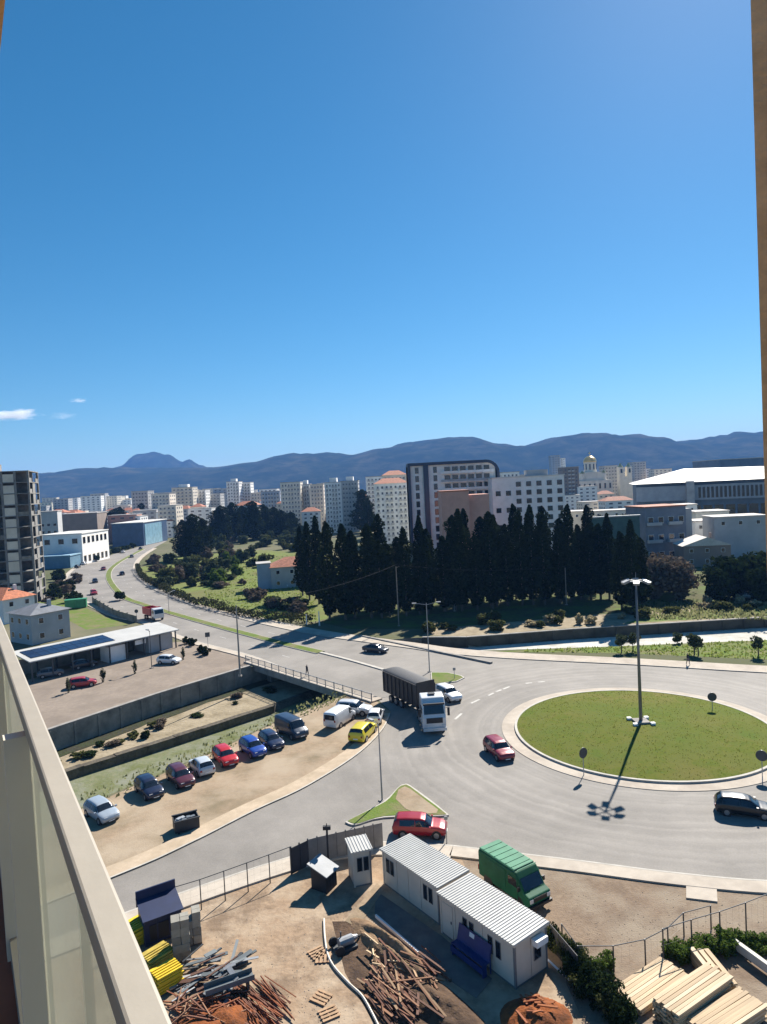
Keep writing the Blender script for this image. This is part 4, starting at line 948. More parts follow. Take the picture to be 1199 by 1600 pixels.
def car(label, colr, kind, pr, pf, cat='car', L=None, W=None, H=None, name='car', z=.02, group=None, glass_side=True, roofc=None):
    """pr, pf: ground points under rear and front"""
    dL, dW, dH = {'hatch': (4.0,1.74,1.48), 'sedan': (4.55,1.78,1.44), 'suv': (4.4,1.84,1.66), 'van': (4.9,1.94,1.95)}[kind]
    L, W, H = L or dL, W or dW, H or dH
    c = ((pr[0]+pf[0])/2, (pr[1]+pf[1])/2, z); an = atan2(pf[1]-pr[1], pf[0]-pr[0])
    t = thing(name, label, cat, c, an, group); S, st = car_surface(kind, L, W, H); pm = paint(colr)
    ss_ = sorted(set([s[0] for s in st]+[i/26 for i in range(27)])); tt = [i/15 for i in range(16)]
    mb = MB(); n = 2*len(tt)-1
    for s in ss_:
        row = [S(s, q) for q in tt]; row += [Vector((p.x, -p.y, p.z)) for p in row[-2::-1]]
        mb.v += [tuple(p) for p in row]
    for i in range(len(ss_)-1):
        for j in range(n-1): mb.f.append((i*n+j, (i+1)*n+j, (i+1)*n+j+1, i*n+j+1)); mb.mi.append(0)
        mb.f.append((i*n, i*n+n-1, (i+1)*n+n-1, (i+1)*n)); mb.mi.append(0)
    mb.f += [tuple(range(n)), tuple(range((len(ss_)-1)*n, len(ss_)*n))[::-1]]; mb.mi += [0, 0]
    body = mb.build('body', pm, t, smooth=True)
    def patch(nm, s0, s1, t0, t1, sides, off=.012, m=GLASS, par=t, taper=0.0):
        q = MB(); ns, nt = 7, 5
        for sg in sides:
            o = len(q.v)
            for i in range(ns+1):
                for j in range(nt+1):
                    f = j/nt; tq = t0+(t1-t0)*f
                    sa, sb = s0+taper*f*max(0, (s1-s0)), s1-abs(taper)*1.15*f*(s1-s0)
                    s = sa+(sb-sa)*i/ns; p = S(s, tq)
                    nx = Vector((0, .6, .35)) if t1 <= .61 else Vector((.5 if s0 > .5 else -.5, 0, 1))
                    p = p+nx.normalized()*off; q.v.append((p.x, p.y*sg, p.z))
            for i in range(ns):
                for j in range(nt): a = o+i*(nt+1)+j; q.f.append((a, a+1, a+nt+2, a+nt+1)); q.mi.append(0)
        return q.build(nm, m, par, smooth=True)
    w0, w1, r0, r1 = CARW[kind]
    patch('windscreen', w0+.012, w1-.012, .60, 1.0, (1, -1), .014)
    if kind == 'van':
        MB().box(-L/2-.012, -W*.36, H*.56, -L/2+.02, W*.36, H*.86).build('rear_window', GLASS, t)
        for sg in (1, -1): patch('side_window', .64, .80, .42, .575, (sg,))
    else:
        patch('rear_window', min(r0, r1)+.012, max(r0, r1)-.008, .60, 1.0, (1, -1), .014)
        a = .14 if kind != 'sedan' else .24; 
        for sg in (1, -1):
            patch('side_window', a, .42, .42, .585, (sg,)); patch('side_window', .435, .70, .42, .585, (sg,), taper=.0 if kind == 'x' else .001)
    r_ = H*.215 if kind != 'van' else H*.17
    for x in (-L*.305, L*.315):
        for sg in (1, -1):
            arch = MB().tube((x, sg*W*.40, r_*.98), (x, sg*(W/2*.996), r_*.98), r_*1.16, r_*1.16, 16).build('wheel_arch', BLACKM, t)
            wheel(t, x, sg*(W/2-.1), r_, .21)
    for sg in (1, -1):
        MB().box(L*.445, sg*W*.27-.16, H*.40, L*.487, sg*W*.27+.16, H*.475).build('headlight', HEADL, t)
        MB().box(-L*.503, sg*W*.37-.1, H*.45, -L*.47, sg*W*.37+.1, H*.58).build('taillight', TAILL, t)
        MB().box(L*.19, sg*W*.5-.02 if sg > 0 else -W*.5-.16, H*.60, L*.225, W*.5+.16 if sg > 0 else -W*.5+.02, H*.69).build('mirror', pm, t)
    MB().box(L*.47, -W*.3, H*.25, L*.499, W*.3, H*.335).build('grille', BLACKM, t)
    MB().box(-L*.506, -.26, H*.33, -L*.49, .26, H*.40).build('number_plate', WHITE, t)
    MB().box(L*.497, -.26, H*.20, L*.504, .26, H*.25).build('number_plate', WHITE, t)
    return t
def gp(u, v): return Vector(G(u, v))
def carp(label, colr, kind, a, b, **k): return car(label, colr, kind, gp(*a), gp(*b), **k)
def mid(c, d, L=1.0): return (c[0]-d[0]*L/2, c[1]-d[1]*L/2), (c[0]+d[0]*L/2, c[1]+d[1]*L/2)

rowd = Vector((-11.4+25.9, 74.7-58.1)).normalized(); prp = Vector((rowd.y, -rowd.x))   # towards the street
def parked(label, colr, kind, u, v, turn=0.0, back=False, **k):
    c = gp(u, v); q = Matrix.Rotation(turn-.28, 2) @ prp
    if back: q = -q
    return car(label, colr, kind, c-q, c+q, z=.01, **k)
SILV, NAVYC = (.42, .44, .46), (.012, .018, .045)
parked('silver hatchback parked at the end of the lot row by the railing', (.33, .38, .43), 'hatch', 160, 1277, .25)
parked('dark navy hatchback next to the silver end car of the lot', NAVYC, 'hatch', 234, 1240, .1)
parked('maroon estate car parked between navy hatchback and silver hatchback', (.09, .02, .03), 'hatch', 283, 1222, .05, L=4.3)
parked('light silver hatchback with open sky reflections beside the red car', (.50, .53, .56), 'hatch', 316, 1205, back=True)
parked('bright red hatchback in the middle of the lot row', (.48, .018, .022), 'hatch', 353, 1190, 0)
parked('royal blue small van-like car beside the red hatchback', (.015, .06, .30), 'hatch', 396, 1177, .05, H=1.6)
parked('very dark blue car squeezed beside the royal blue one', (.012, .022, .06), 'hatch', 425, 1165, 0)
parked('dark blue panel van with silver bonnet at the channel corner', (.03, .045, .075), 'van', 457, 1148, .1, cat='van', name='van', L=4.8, H=2.05)
carp('white panel van parked behind the yellow taxi-like car', (.68, .69, .70), 'van', (512,1143), (552,1118), cat='van', name='van', L=4.6, H=2.0, W=1.95, z=.01)
carp('silver people carrier parked against the bridge railing', (.55, .56, .57), 'suv', (527,1113), (583,1117), L=4.5, z=.01)
carp('white car half hidden behind the yellow car', (.70, .70, .70), 'hatch', (583,1142), (592,1113), z=.14)
carp('yellow hatchback parked beside the curved pavement', (.62, .50, .015), 'suv', (553,1168), (583,1137), L=4.7, H=1.72, W=1.95, z=.01)
carp('white crossover waiting beside the tipper truck', (.70, .71, .72), 'suv', (688,1085), (716,1099))
carp('dark red car driving round the grass roundabout', (.22, .02, .035), 'suv', (766,1168), (796,1193), L=4.2, H=1.58)
carp('red hatchback stopped beside the triangle traffic island', (.30, .012, .02), 'suv', (622,1302), (694,1304), L=4.3, H=1.56)
carp('black hatchback driving beside the kerb of the grass roundabout', (.010, .011, .013), 'hatch', (1118,1266), (1210,1277), L=4.3, W=1.82, H=1.5)
carp('dark grey saloon crossing the bridge', (.025, .03, .04), 'sedan', (570,1017), (606,1021))
carp('white car parked in the car park by the columnar shrub', (.66, .67, .68), 'hatch', (247,1036), (284,1037), z=.01)
carp('red pickup-like car parked between clipped shrubs', (.36, .03, .04), 'hatch', (112,1075), (148,1070), z=.01)
carp('grey car under the far bay of the solar carport', (.12, .13, .14), 'hatch', (62,1060), (98,1054), z=.01)
carp('dark car under the middle bay of the solar carport', (.03, .03, .035), 'hatch', (118,1046), (146,1040), z=.01)
carp('white minibus beside the red-roofed meadow house', (.6, .62, .65), 'van', (424,917), (456,918), cat='van', name='van', z=.01, L=6.2, H=2.4, W=2.1)
for (lab, c, a, b) in [('small red car coming down the main road', (.35,.02,.03), (143,925), (152,933)),('small black car on the main road ahead of the red one', (.015,.015,.02), (148,907), (151,914)),('dark red car on the bend of the main road', (.15,.02,.02), (165,889), (160,893)),('dark car driving away along the main road', (.03,.03,.04), (194,901), (189,896)),
        ('small grey car near the end of the main road', (.2,.2,.2), (205,873), (209,869)),('small white car near the end of the main road', (.6,.6,.6), (190,866), (196,862)),('tiny dark car where the main road disappears', (.04,.04,.05), (218,860), (223,857)),('white car parked before the office building', (.6,.6,.6), (128,884), (136,881)),('blue car parked before the office building', (.05,.08,.2), (140,879), (147,876)),('black car parked before the office building', (.02,.02,.02), (118,889), (126,886)),
        ('white car parked before the blue showroom', (.6,.6,.6), (182,862), (189,859)),('grey car parked before the blue showroom', (.3,.3,.3), (172,866), (179,863))]:
    carp(lab, c, 'hatch', a, b)
for (lab, c, a, b) in [('white car parked beside the villa block by the cypress row', (.62,.62,.62), (1092,866), (1108,868)),('grey car parked beside the villa block', (.25,.26,.27), (1096,878), (1112,880)),('pale car parked under trees on the bank track', (.55,.5,.45), (1155,935), (1185,936))]:
    carp(lab, c, 'hatch', a, b, z=.01)

def truck():
    rear, front = gp(600, 1083), gp(663, 1114); d = (front-rear).normalized(); an = atan2(d.y, d.x); L = 7.6
    pivot = gp(668, 1117)
    t = thing('tipper_truck', 'white articulated truck with a dark open tipper trailer leaving the bridge', 'truck', (pivot.x, pivot.y, .02), 0)
    TB = mat('tipper_body', (.028, .025, .026), .6, .35, 1.2, .01); 
    M = Matrix.Rotation(an, 4, 'Z') @ Matrix.Translation((-.7, 0, 0))
    def mb(): return MB()
    W = 2.55; z0, z1 = 1.15, 3.7
    fl = mb().box(-L, -W/2, z0, .6, W/2, z0+.15, M); fl.build('floor', TB, t)
    for sg in (1, -1):
        wl_ = mb().box(-L, sg*W/2-.05, z0+.152, .6, sg*W/2+.05, z1, M).build('side_wall', TB, t)
        for i in range(9): mb().box(-L+.1+i*1.0, sg*W/2+(.052 if sg > 0 else -.16), z0+.1, -L+.25+i*1.0, sg*W/2+(.16 if sg > 0 else -.052), z1, M).build('rib', TB, wl_)
        mb().box(-L, sg*W/2-.09, z1+.002, .6, sg*W/2+.09, z1+.16, M).build('rim', TB, wl_)
    mb().box(-L-.1, -W/2, z0+.1, -L-.002, W/2, z1+.1, M).build('tailgate', TB, t); mb().box(.602, -W/2, z0+.1, .72, W/2, z1+.45, M).build('headboard', TB, t)
    cov = MB()
    for i in range(12):
        q0, q1 = pi*i/12, pi*(i+1)/12
        cov.add([M @ Vector((x, -W/2*cos(q), z1+.17+.2*sin(q))) for x, q in ((-L,q0),(.6,q0),(.6,q1),(-L,q1))], [(0,1,2,3)])
    cov.build('tarpaulin', mat('black_tarp', (.014,.014,.017), .55, .3, 2, .02), t)
    mb().box(-L+.4, -.5, .75, 1.2, .5, 1.148, M).build('chassis', DSTEEL, t)
    ca = atan2(*(gp(686, 1160)-pivot).yx); C = Matrix.Rotation(ca, 4, 'Z') @ Matrix.Translation((.7, 0, 0)) @ Matrix.Scale(1.08, 4)
    for i in range(3):
        for sg in (1, -1):
            o = wheel(t, 0, 0, .5, .34); o.matrix_basis = M @ Matrix.Translation((-L+1.6+i*1.3, sg*1.05, .5))
    for x in (.2, 1.35, 4.4):
        for sg in (1, -1):
            o = wheel(t, 0, 0, .5, .34); o.matrix_basis = C @ Matrix.Translation((x, sg*1.03, .5/1.08+.02))
    mb().box(-.5, -.45, .6, 5.2, .45, .95, C).build('tractor_chassis', DSTEEL, t)
    WP = paint((.62, .62, .62)); x0, x1 = 3.0, 5.5
    prof = [(x0, .9), (x1, .55), (x1+.05, 1.7), (x1-.12, 2.05), (x1-.42, 3.05), (x1-.9, 3.62), (x0+.15, 3.75), (x0, 3.5)]
    pts = [C @ Vector((x, -1.22, z)) for x, z in prof]; vec = (C.to_3x3() @ Vector((0, 2.44, 0)))
    o = MB().wallpoly(pts, vec).build('cab', WP, t); bv = o.modifiers.new('bevel', 'BEVEL'); bv.width = .12; bv.segments = 3
    mb().add([C @ Vector(p) for p in ((x1-.085,-1.05,2.1),(x1-.085,1.05,2.1),(x1-.385,1.0,2.98),(x1-.385,-1.0,2.98),(x1-.05,-1.05,2.1),(x1-.05,1.05,2.1),(x1-.35,1.0,2.98),(x1-.35,-1.0,2.98))], ((0,3,2,1),(4,5,6,7),(0,1,5,4),(1,2,6,5),(2,3,7,6),(3,0,4,7))).build('windscreen', GLASS, t)
    mb().box(x1-.28, -1.12, 3.03, x1-.1, 1.12, 3.2, C).build('sun_visor', BLACKM, t)
    for sg in (1, -1):
        y0, y1 = (1.222, 1.25) if sg > 0 else (-1.25, -1.222)
        dr = mb().box(x0+1.0, y0, 1.0, x1-.25, y1, 2.0, C).build('door', WP, t); mb().box(x0+1.05, y0+.001*sg, 2.06, x1-.5, y1+.012*sg, 2.85, C).build('door_window', GLASS, dr)
        mb().box(x1-.1, sg*1.5-.12, 1.9, x1+.05, sg*1.5+.12, 2.75, C).build('mirror', BLACKM, t); mb().bar(C @ Vector((x1-.1, sg*1.2, 2.7)), C @ Vector((x1-.03, sg*1.5, 2.7)), .05, .05).build('mirror_arm', BLACKM, t)
        mb().box(x1+.04, sg*.95-.18, .75, x1+.09, sg*.95+.18, 1.0, C).build('headlight', HEADL, t)
        mb().box(.2-.6, sg*1.05-.2, 1.02, 1.9, sg*1.05+.2, 1.08, C).build('mudguard', BLACKM, t)
        mb().box(1.9, sg*.95-.28, .5, 3.0, sg*.95+.28, 1.1, C).build('fuel_tank', STEEL, t)
    mb().box(x1+.052, -.85, 1.2, x1+.085, .85, 1.75, C).build('grille', BLACKM, t); mb().box(x1+.03, -1.22, .4, x1+.2, 1.22, .72, C).build('bumper', WP, t)
    mb().box(x1+.201, -.28, .48, x1+.21, .28, .6, C).build('number_plate', mat('plate_yellow', (.6,.58,.5), .6), t)
    mb().box(x0+.5, -.35, 3.76, x0+1.1, .35, 3.84, C).build('roof_hatch', BLACKM, t)
    mb().tube(C @ Vector((2.7, -1.0, .9)), C @ Vector((2.7, -1.0, 3.3)), .09).build('exhaust', STEEL, t)
truck()
def red_truck():
    a, b = gp(232, 965), gp(268, 975); d = (b-a).normalized(); t = thing('tipper_lorry', 'small red tipper lorry with white cab on the main road', 'truck', (a.x, a.y, .02), atan2(d.y, d.x))
    RD = mat('red_steel', (.40, .03, .04), .5, .2, 1)
    MB().box(0, -1.2, 1.1, 4.6, 1.2, 1.25).build('bed_floor', RD, t)
    for sg in (1, -1): MB().box(0, sg*1.2-.06, 1.252, 4.6, sg*1.2+.06, 2.7).build('bed_side', RD, t)
    MB().box(-.1, -1.2, 1.15, -.002, 1.2, 2.7).build('tailgate', RD, t); MB().box(4.602, -1.2, 1.15, 4.75, 1.2, 3.0).build('headboard', RD, t)
    o = MB().wallpoly([(4.9,-1.15,.7),(6.6,-1.15,.6),(6.65,-1.15,1.6),(6.35,-1.15,2.7),(4.9,-1.15,2.85)], (0,2.3,0)).build('cab', paint((.62,.62,.62)), t); bv = o.modifiers.new('bevel', 'BEVEL'); bv.width = .1; bv.segments = 2
    MB().add([(6.66,-1,1.65),(6.66,1,1.65),(6.43,1,2.5),(6.43,-1,2.5)], [(0,1,2,3)]).build('windscreen', GLASS, t)
    for sg in (1, -1): MB().box(5.3, sg*1.17-.02, 1.65, 6.2, sg*1.17+.02, 2.4).build('door_window', GLASS, t)
    MB().box(.2, -.4, .6, 6.2, .4, 1.098).build('chassis', DSTEEL, t)
    for x in (1.0, 2.1, 5.7):
        for sg in (1, -1): wheel(t, x, sg*1.0, .48, .3)
red_truck()
def green_van():
    # old box-bodied delivery van seen on the yard
    a, b = gp(774, 1374), gp(836, 1417); d = (b-a).normalized(); c = (a+b)/2
    t = thing('delivery_van', 'faded green box-bodied delivery van parked on the gravel yard', 'van', (c.x, c.y, .012), atan2(d.y, d.x))
    GV = mat('faded_green_paint', (.012, .085, .045), .6, .25, .8, .004, spec=.15); GR = mat('faded_green_roof', (.07, .22, .13), .6, .2, .8, spec=.2)
    W, H = 1.95, 2.4; L = 5.0
    prof = [(-L/2, .45), (L/2-.25, .42), (L/2, .6), (L/2, 1.1), (L/2-.5, 1.25), (L/2-1.0, 1.98), (L/2-1.25, H-.12), (-L/2+.05, H-.12), (-L/2, H-.3)]
    o = MB().wallpoly([(x, -W/2, z) for x, z in prof], (0, W, 0)).build('body', GV, t); bv = o.modifiers.new('bevel', 'BEVEL'); bv.width = .1; bv.segments = 3
    rf = bevelled(MB().box(-L/2+.08, -W/2+.06, H-.14, L/2-1.4, W/2-.06, H), 'roof', GR, t, .06)
    for i in range(7): MB().box(-L/2+.5+i*.55, -W/2+.14, H+.002, -L/2+.56+i*.55, W/2-.14, H+.03).build('roof_rib', GR, rf)
    MB().add([(L/2-.5+.0,-W/2+.14,1.31),(L/2-.5+.0,W/2-.14,1.31),(L/2-.94,W/2-.16,1.95),(L/2-.94,-W/2+.16,1.95)], [(0,1,2,3)]).build('windscreen', GLASS, t)
    for sg in (1, -1):
        y0, y1 = (W/2+.002, W/2+.025) if sg > 0 else (-W/2-.025, -W/2-.002)
        dr = MB().box(L/2-2.0, y0, .6, L/2-1.02, y1, 1.95).build('door', GV, t)
        MB().add([(L/2-1.9, sg*(W/2+.032), 1.35), (L/2-1.06, sg*(W/2+.032), 1.35), (L/2-1.15, sg*(W/2+.032), 1.88), (L/2-1.9, sg*(W/2+.032), 1.88)], [(0,1,2,3)]).build('door_window', GLASS, dr)
        MB().box(-L/2+.8, y0, .75, L/2-2.2, y1, 2.05).build('side_panel', GV, t)
        MB().box(L/2-.02, sg*.75-.14, .75, L/2+.03, sg*.75+.14, 1.0).build('headlight', HEADL, t)
        MB().box(-L/2-.03, sg*.9-.08, .8, -L/2+.02, sg*.9+.08, 1.15).build('taillight', TAILL, t)
        MB().box(L/2-.85, sg*(W/2+.14)-.1, 1.3, L/2-.75, sg*(W/2+.14)+.1, 1.6).build('mirror', BLACKM, t)
        for x in (-L*.3, L*.31): wheel(t, x, sg*(W/2-.13), .36, .22); MB().tube((x, sg*W*.42, .4), (x, sg*(W/2+.004), .4), .46, .46, 16).build('wheel_arch', BLACKM, t)
    MB().box(L/2-.02, -.55, .75, L/2+.02, .55, 1.02).build('grille', BLACKM, t); MB().box(L/2-.1, -W/2, .38, L/2+.12, W/2, .56).build('bumper', BLACKM, t)
    MB().box(-L/2-.02, -.01, .6, -L/2+.01, .01, 2.1).build('rear_door_gap', BLACKM, t)
green_van()

# ------------------------------------------------------------------ lamps, poles, signs, people
def mast():
    t = thing('lamp_mast', 'tall tapered light mast with a ring of floodlights on the grass roundabout', 'lamp mast', (*RC, .8))
    H = 15.7
    MB().tube((0,0,.25), (0,0,H), .2, .09, 12).build('pole', mat('mast_steel', (.17,.17,.17), .5, .15, 1, metal=.3), t, smooth=True)
    MB().box(-.75, -.75, -.5, .75, .75, .25).build('footing', CONC, t)
    for sx in (-1, 1):
        for sy in (-1, 1): MB().box(sx*.95-.22, sy*.95-.22, -.4, sx*.95+.22, sy*.95+.22, .28).build('marker_stone', WHITE, t)
    hd_ = MB(); n = 20
    for i in range(n):
        a, b = 2*pi*i/n, 2*pi*(i+1)/n; hd_.bar((cos(a)*.85, sin(a)*.85, H-.1), (cos(b)*.85, sin(b)*.85, H-.1), .08, .08)
    for i in range(4): a = pi/2*i+.4; hd_.bar((0,0,H-.1), (cos(a)*.85, sin(a)*.85, H-.1), .08, .08)
    hd_.build('head_ring', STEEL, t)
    for i in range(6):
        a = 2*pi*i/6+.2; M = Matrix.Translation((cos(a)*1.25, sin(a)*1.25, H-.15)) @ Matrix.Rotation(a, 4, 'Z') @ Matrix.Rotation(.35, 4, 'Y')
        f = MB().box(-.35, -.3, -.12, .35, .3, .12, M).build('floodlight', STEEL, t); MB().box(-.3, -.25, -.14, .3, .25, -.122, M).build('lens', HEADL, f)
    MB().tube((0,0,H), (0,0,H+.8), .03, .015, 6).build('lightning_rod', STEEL, t)
mast()
def pole(name, label, u, v, vt, arms=0, r=.09, m=STEEL, z=0.0, lamp=True, cat='lamp post', adir=0.0, alen=1.6):
    x, y = G(u, v, z); h = max(2, at(u, vt, y).z-z); t = thing(name, label, cat, (x, y, z), adir)
    MB().tube((0,0,-.1), (0,0,h), r, r*.55, 8).build('pole', m, t)
    MB().box(-.25, -.25, -.1, .25, .25, .12).build('footing', CONC, t)
    for k2 in range(arms):
        s_ = 1 if k2 == 0 else -1
        MB().tube((0,0,h-.25), (s_*alen, 0, h+.05), .045, .035, 6).build('arm', m, t)
        if lamp: MB().box(s_*alen-.1 if s_ > 0 else -alen-.55, -.14, h-.02, s_*alen+.55 if s_ > 0 else -alen+.1, .14, h+.12).build('lantern', STEEL, t)
    return t
pole('street_lamp', 'slim grey lamp post with one arm rising from the triangle traffic island', 598, 1252, 1130, 1, .08, adir=2.2, alen=.9)
pole('street_lamp', 'double-armed street lamp behind the bridge on the splitter island', 672, 1050, 942, 2, .09, adir=.05)
t = pole('lattice_pole', 'grey concrete utility pole beside the car park wall', 376, 1056, 945, 0, .16, CONC, cat='utility pole')
pole('street_lamp', 'dark lamp post standing among the car park bays', 238, 1044, 985, 1, .07, DSTEEL, adir=2.4, alen=.5)
pole('utility_pole', 'pale wooden pole in front of the dark cypress row', 624, 978, 885, 1, .14, mat('pole_wood', (.24,.20,.16), .9, .25, 2), lamp=False, cat='utility pole', alen=.7)
pole('utility_pole', 'pale pole standing deeper in the cypress row', 711, 955, 896, 0, .15, MATS['pole_wood'], cat='utility pole')
pole('utility_pole', 'short pale pole before the end of the cypress row', 886, 945, 887, 0, .14, MATS['pole_wood'], cat='utility pole')
pole('street_lamp', 'street lamp on the median of the main road', 265, 958, 925, 1, .07, adir=1.0)
for i, (u, v, vt) in enumerate([(500,978,955),(480,976,960)]): pole('fence_post', ['white marker post at the end of the hedge', 'grey marker post inside the end of the hedge'][i], u, v, vt, 0, .16, WHITE, cat='post')
# overhead wires to the wooden pole
def wire(label, a, b, sag):
    mb = MB(); prev = None
    for i in range(17):
        t_ = i/16; p = Vector(a).lerp(Vector(b), t_)-Vector((0,0,sag*4*t_*(1-t_)))
        if prev: mb.tube(prev, p, .025, .025, 4)
        prev = p
    mb.build('overhead_wire', BLACKM, label=label, cat='wire')
p1 = (*G(624, 978), 12.3); p0 = (*G(376, 1056), 11.2)
wire('black overhead wire strung from the car park pole to the wooden pole', p0, p1, 1.2)
wire('black overhead wire from the wooden pole to the short pale pole', p1, (*G(886, 945), 8.5), 1.0)
ARROW = mat('sign_blue', (.02, .06, .22), .5, .1)
def sign(label, u, v, vt, rz, shape='disc', m=DSTEEL, w_=.45, z=0.0, back=True):
    x, y = G(u, v, z); h = at(u, vt, y).z-z; t = thing('traffic_sign', label, 'traffic sign', (x, y, z), rz)
    MB().tube((0,0,-.05), (0,0,h), .04, .04, 8).build('post', STEEL, t)
    if shape == 'disc': pl_ = MB().tube((0,-.06,h-w_), (0,-.02,h-w_), w_, w_, 20).build('plate', m, t)
    else: pl_ = MB().box(-w_, -.06, h-2*w_, w_, -.02, h).build('plate', m, t)
    MB().box(-w_*.8, -.018, h-w_-.05, w_*.8, -.003, h-w_+.05).build('bracket', STEEL, t)
    return t
sign('round dark sign on the street-side rim of the grass roundabout', 913, 1212, 1168, .5, w_=.5)
sign('round dark sign on the river-side rim of the grass roundabout', 1114, 1112, 1082, -.2, w_=.5, z=.2)
sign('round dark sign at the black car side of the grass roundabout', 1192, 1214, 1172, -.6, w_=.5)
sign('small square sign on a post beside the car park corner', 326, 1012, 988, .3, 'sq', w_=.42)
sign('small round sign post at the edge of the main road by the verge', 215, 973, 952, .2, w_=.42)
sign('thin sign post on the splitter island grass', 711, 1062, 1043, .2, 'sq', STEEL, .2)
sign('sign post at the edge of the triangle island soil', 699, 1318, 1275, .2, 'sq', STEEL, .14)
def person(label, loc, rz, top, legs, stride=.25):
    t = thing('person', label, 'person', loc, rz)
    V = [(0,0,.95),(0,0,1.15),(0,0,1.38),(0,0,1.50),(0,.02,1.62),(0,.03,1.72),
         (.1,0,.9),(.11,stride*.5,.5),(.11,stride*.6,.08),(.11,stride*.6+.14,.04),(-.1,0,.9),(-.11,-stride*.35,.5),(-.11,-stride*.9,.1),(-.11,-stride*.9+.14,.04),
         (.19,0,1.40),(.25,-.08,1.14),(.24,.02,.92),(.24,.05,.84),(-.19,0,1.40),(-.25,.06,1.14),(-.24,.16,.95),(-.24,.2,.87)]
    E_ = [(0,1),(1,2),(2,3),(3,4),(4,5),(0,6),(6,7),(7,8),(8,9),(0,10),(10,11),(11,12),(12,13),(2,14),(14,15),(15,16),(16,17),(2,18),(18,19),(19,20),(20,21)]
    rad = [.15,.15,.15,.055,.095,.085,.095,.07,.045,.035,.095,.07,.045,.035,.065,.048,.036,.034,.065,.048,.036,.034]
    me = bpy.data.meshes.new('body'); me.from_pydata(V, E_, []); o = link('body', me, t)
    sk_ = o.modifiers.new('skin', 'SKIN')
    if not me.skin_vertices:
        b_ = bmesh.new(); b_.from_mesh(me); b_.verts.layers.skin.verify(); b_.to_mesh(me); b_.free()
    for i, r_ in enumerate(rad): me.skin_vertices[0].data[i].radius = (r_, r_)
    me.skin_vertices[0].data[0].use_root = True
    sb = o.modifiers.new('subsurf', 'SUBSURF'); sb.levels = 1; sb.render_levels = 1
    m = bpy.data.materials.new('clothed_figure'); m.use_nodes = True; n, l = m.node_tree.nodes, m.node_tree.links
    tc = n.new('ShaderNodeTexCoord'); sp = n.new('ShaderNodeSeparateXYZ'); cr = n.new('ShaderNodeValToRGB'); l.new(tc.outputs['Object'], sp.inputs[0])
    mr = n.new('ShaderNodeMapRange'); mr.inputs[2].default_value = 1.85; l.new(sp.outputs[2], mr.inputs[0]); l.new(mr.outputs[0], cr.inputs[0])
    cr.color_ramp.interpolation = 'CONSTANT'; e = cr.color_ramp.elements
    e[0].position = 0; e[0].color = (.02,.02,.02,1); e[1].position = .05; e[1].color = (*legs,1)
    for p_, c_ in ((.52, top), (.805, (.40,.25,.18)), (.925, (.03,.02,.015))): q = e.new(p_); q.color = (*c_, 1)
    l.new(cr.outputs[0], n['Principled BSDF'].inputs['Base Color']); n['Principled BSDF'].inputs['Roughness'].default_value = .85
    me.materials.append(m); return t
x, y = G(481, 1058); person('person in dark clothes walking along the bridge footway', (x, y, .19), -.8, (.02,.022,.03), (.03,.03,.04))
x, y = G(1076, 1040); person('person with dark top and pale trousers walking on the river pavement', (x, y, .13), -1.4, (.02,.02,.025), (.12,.10,.10))

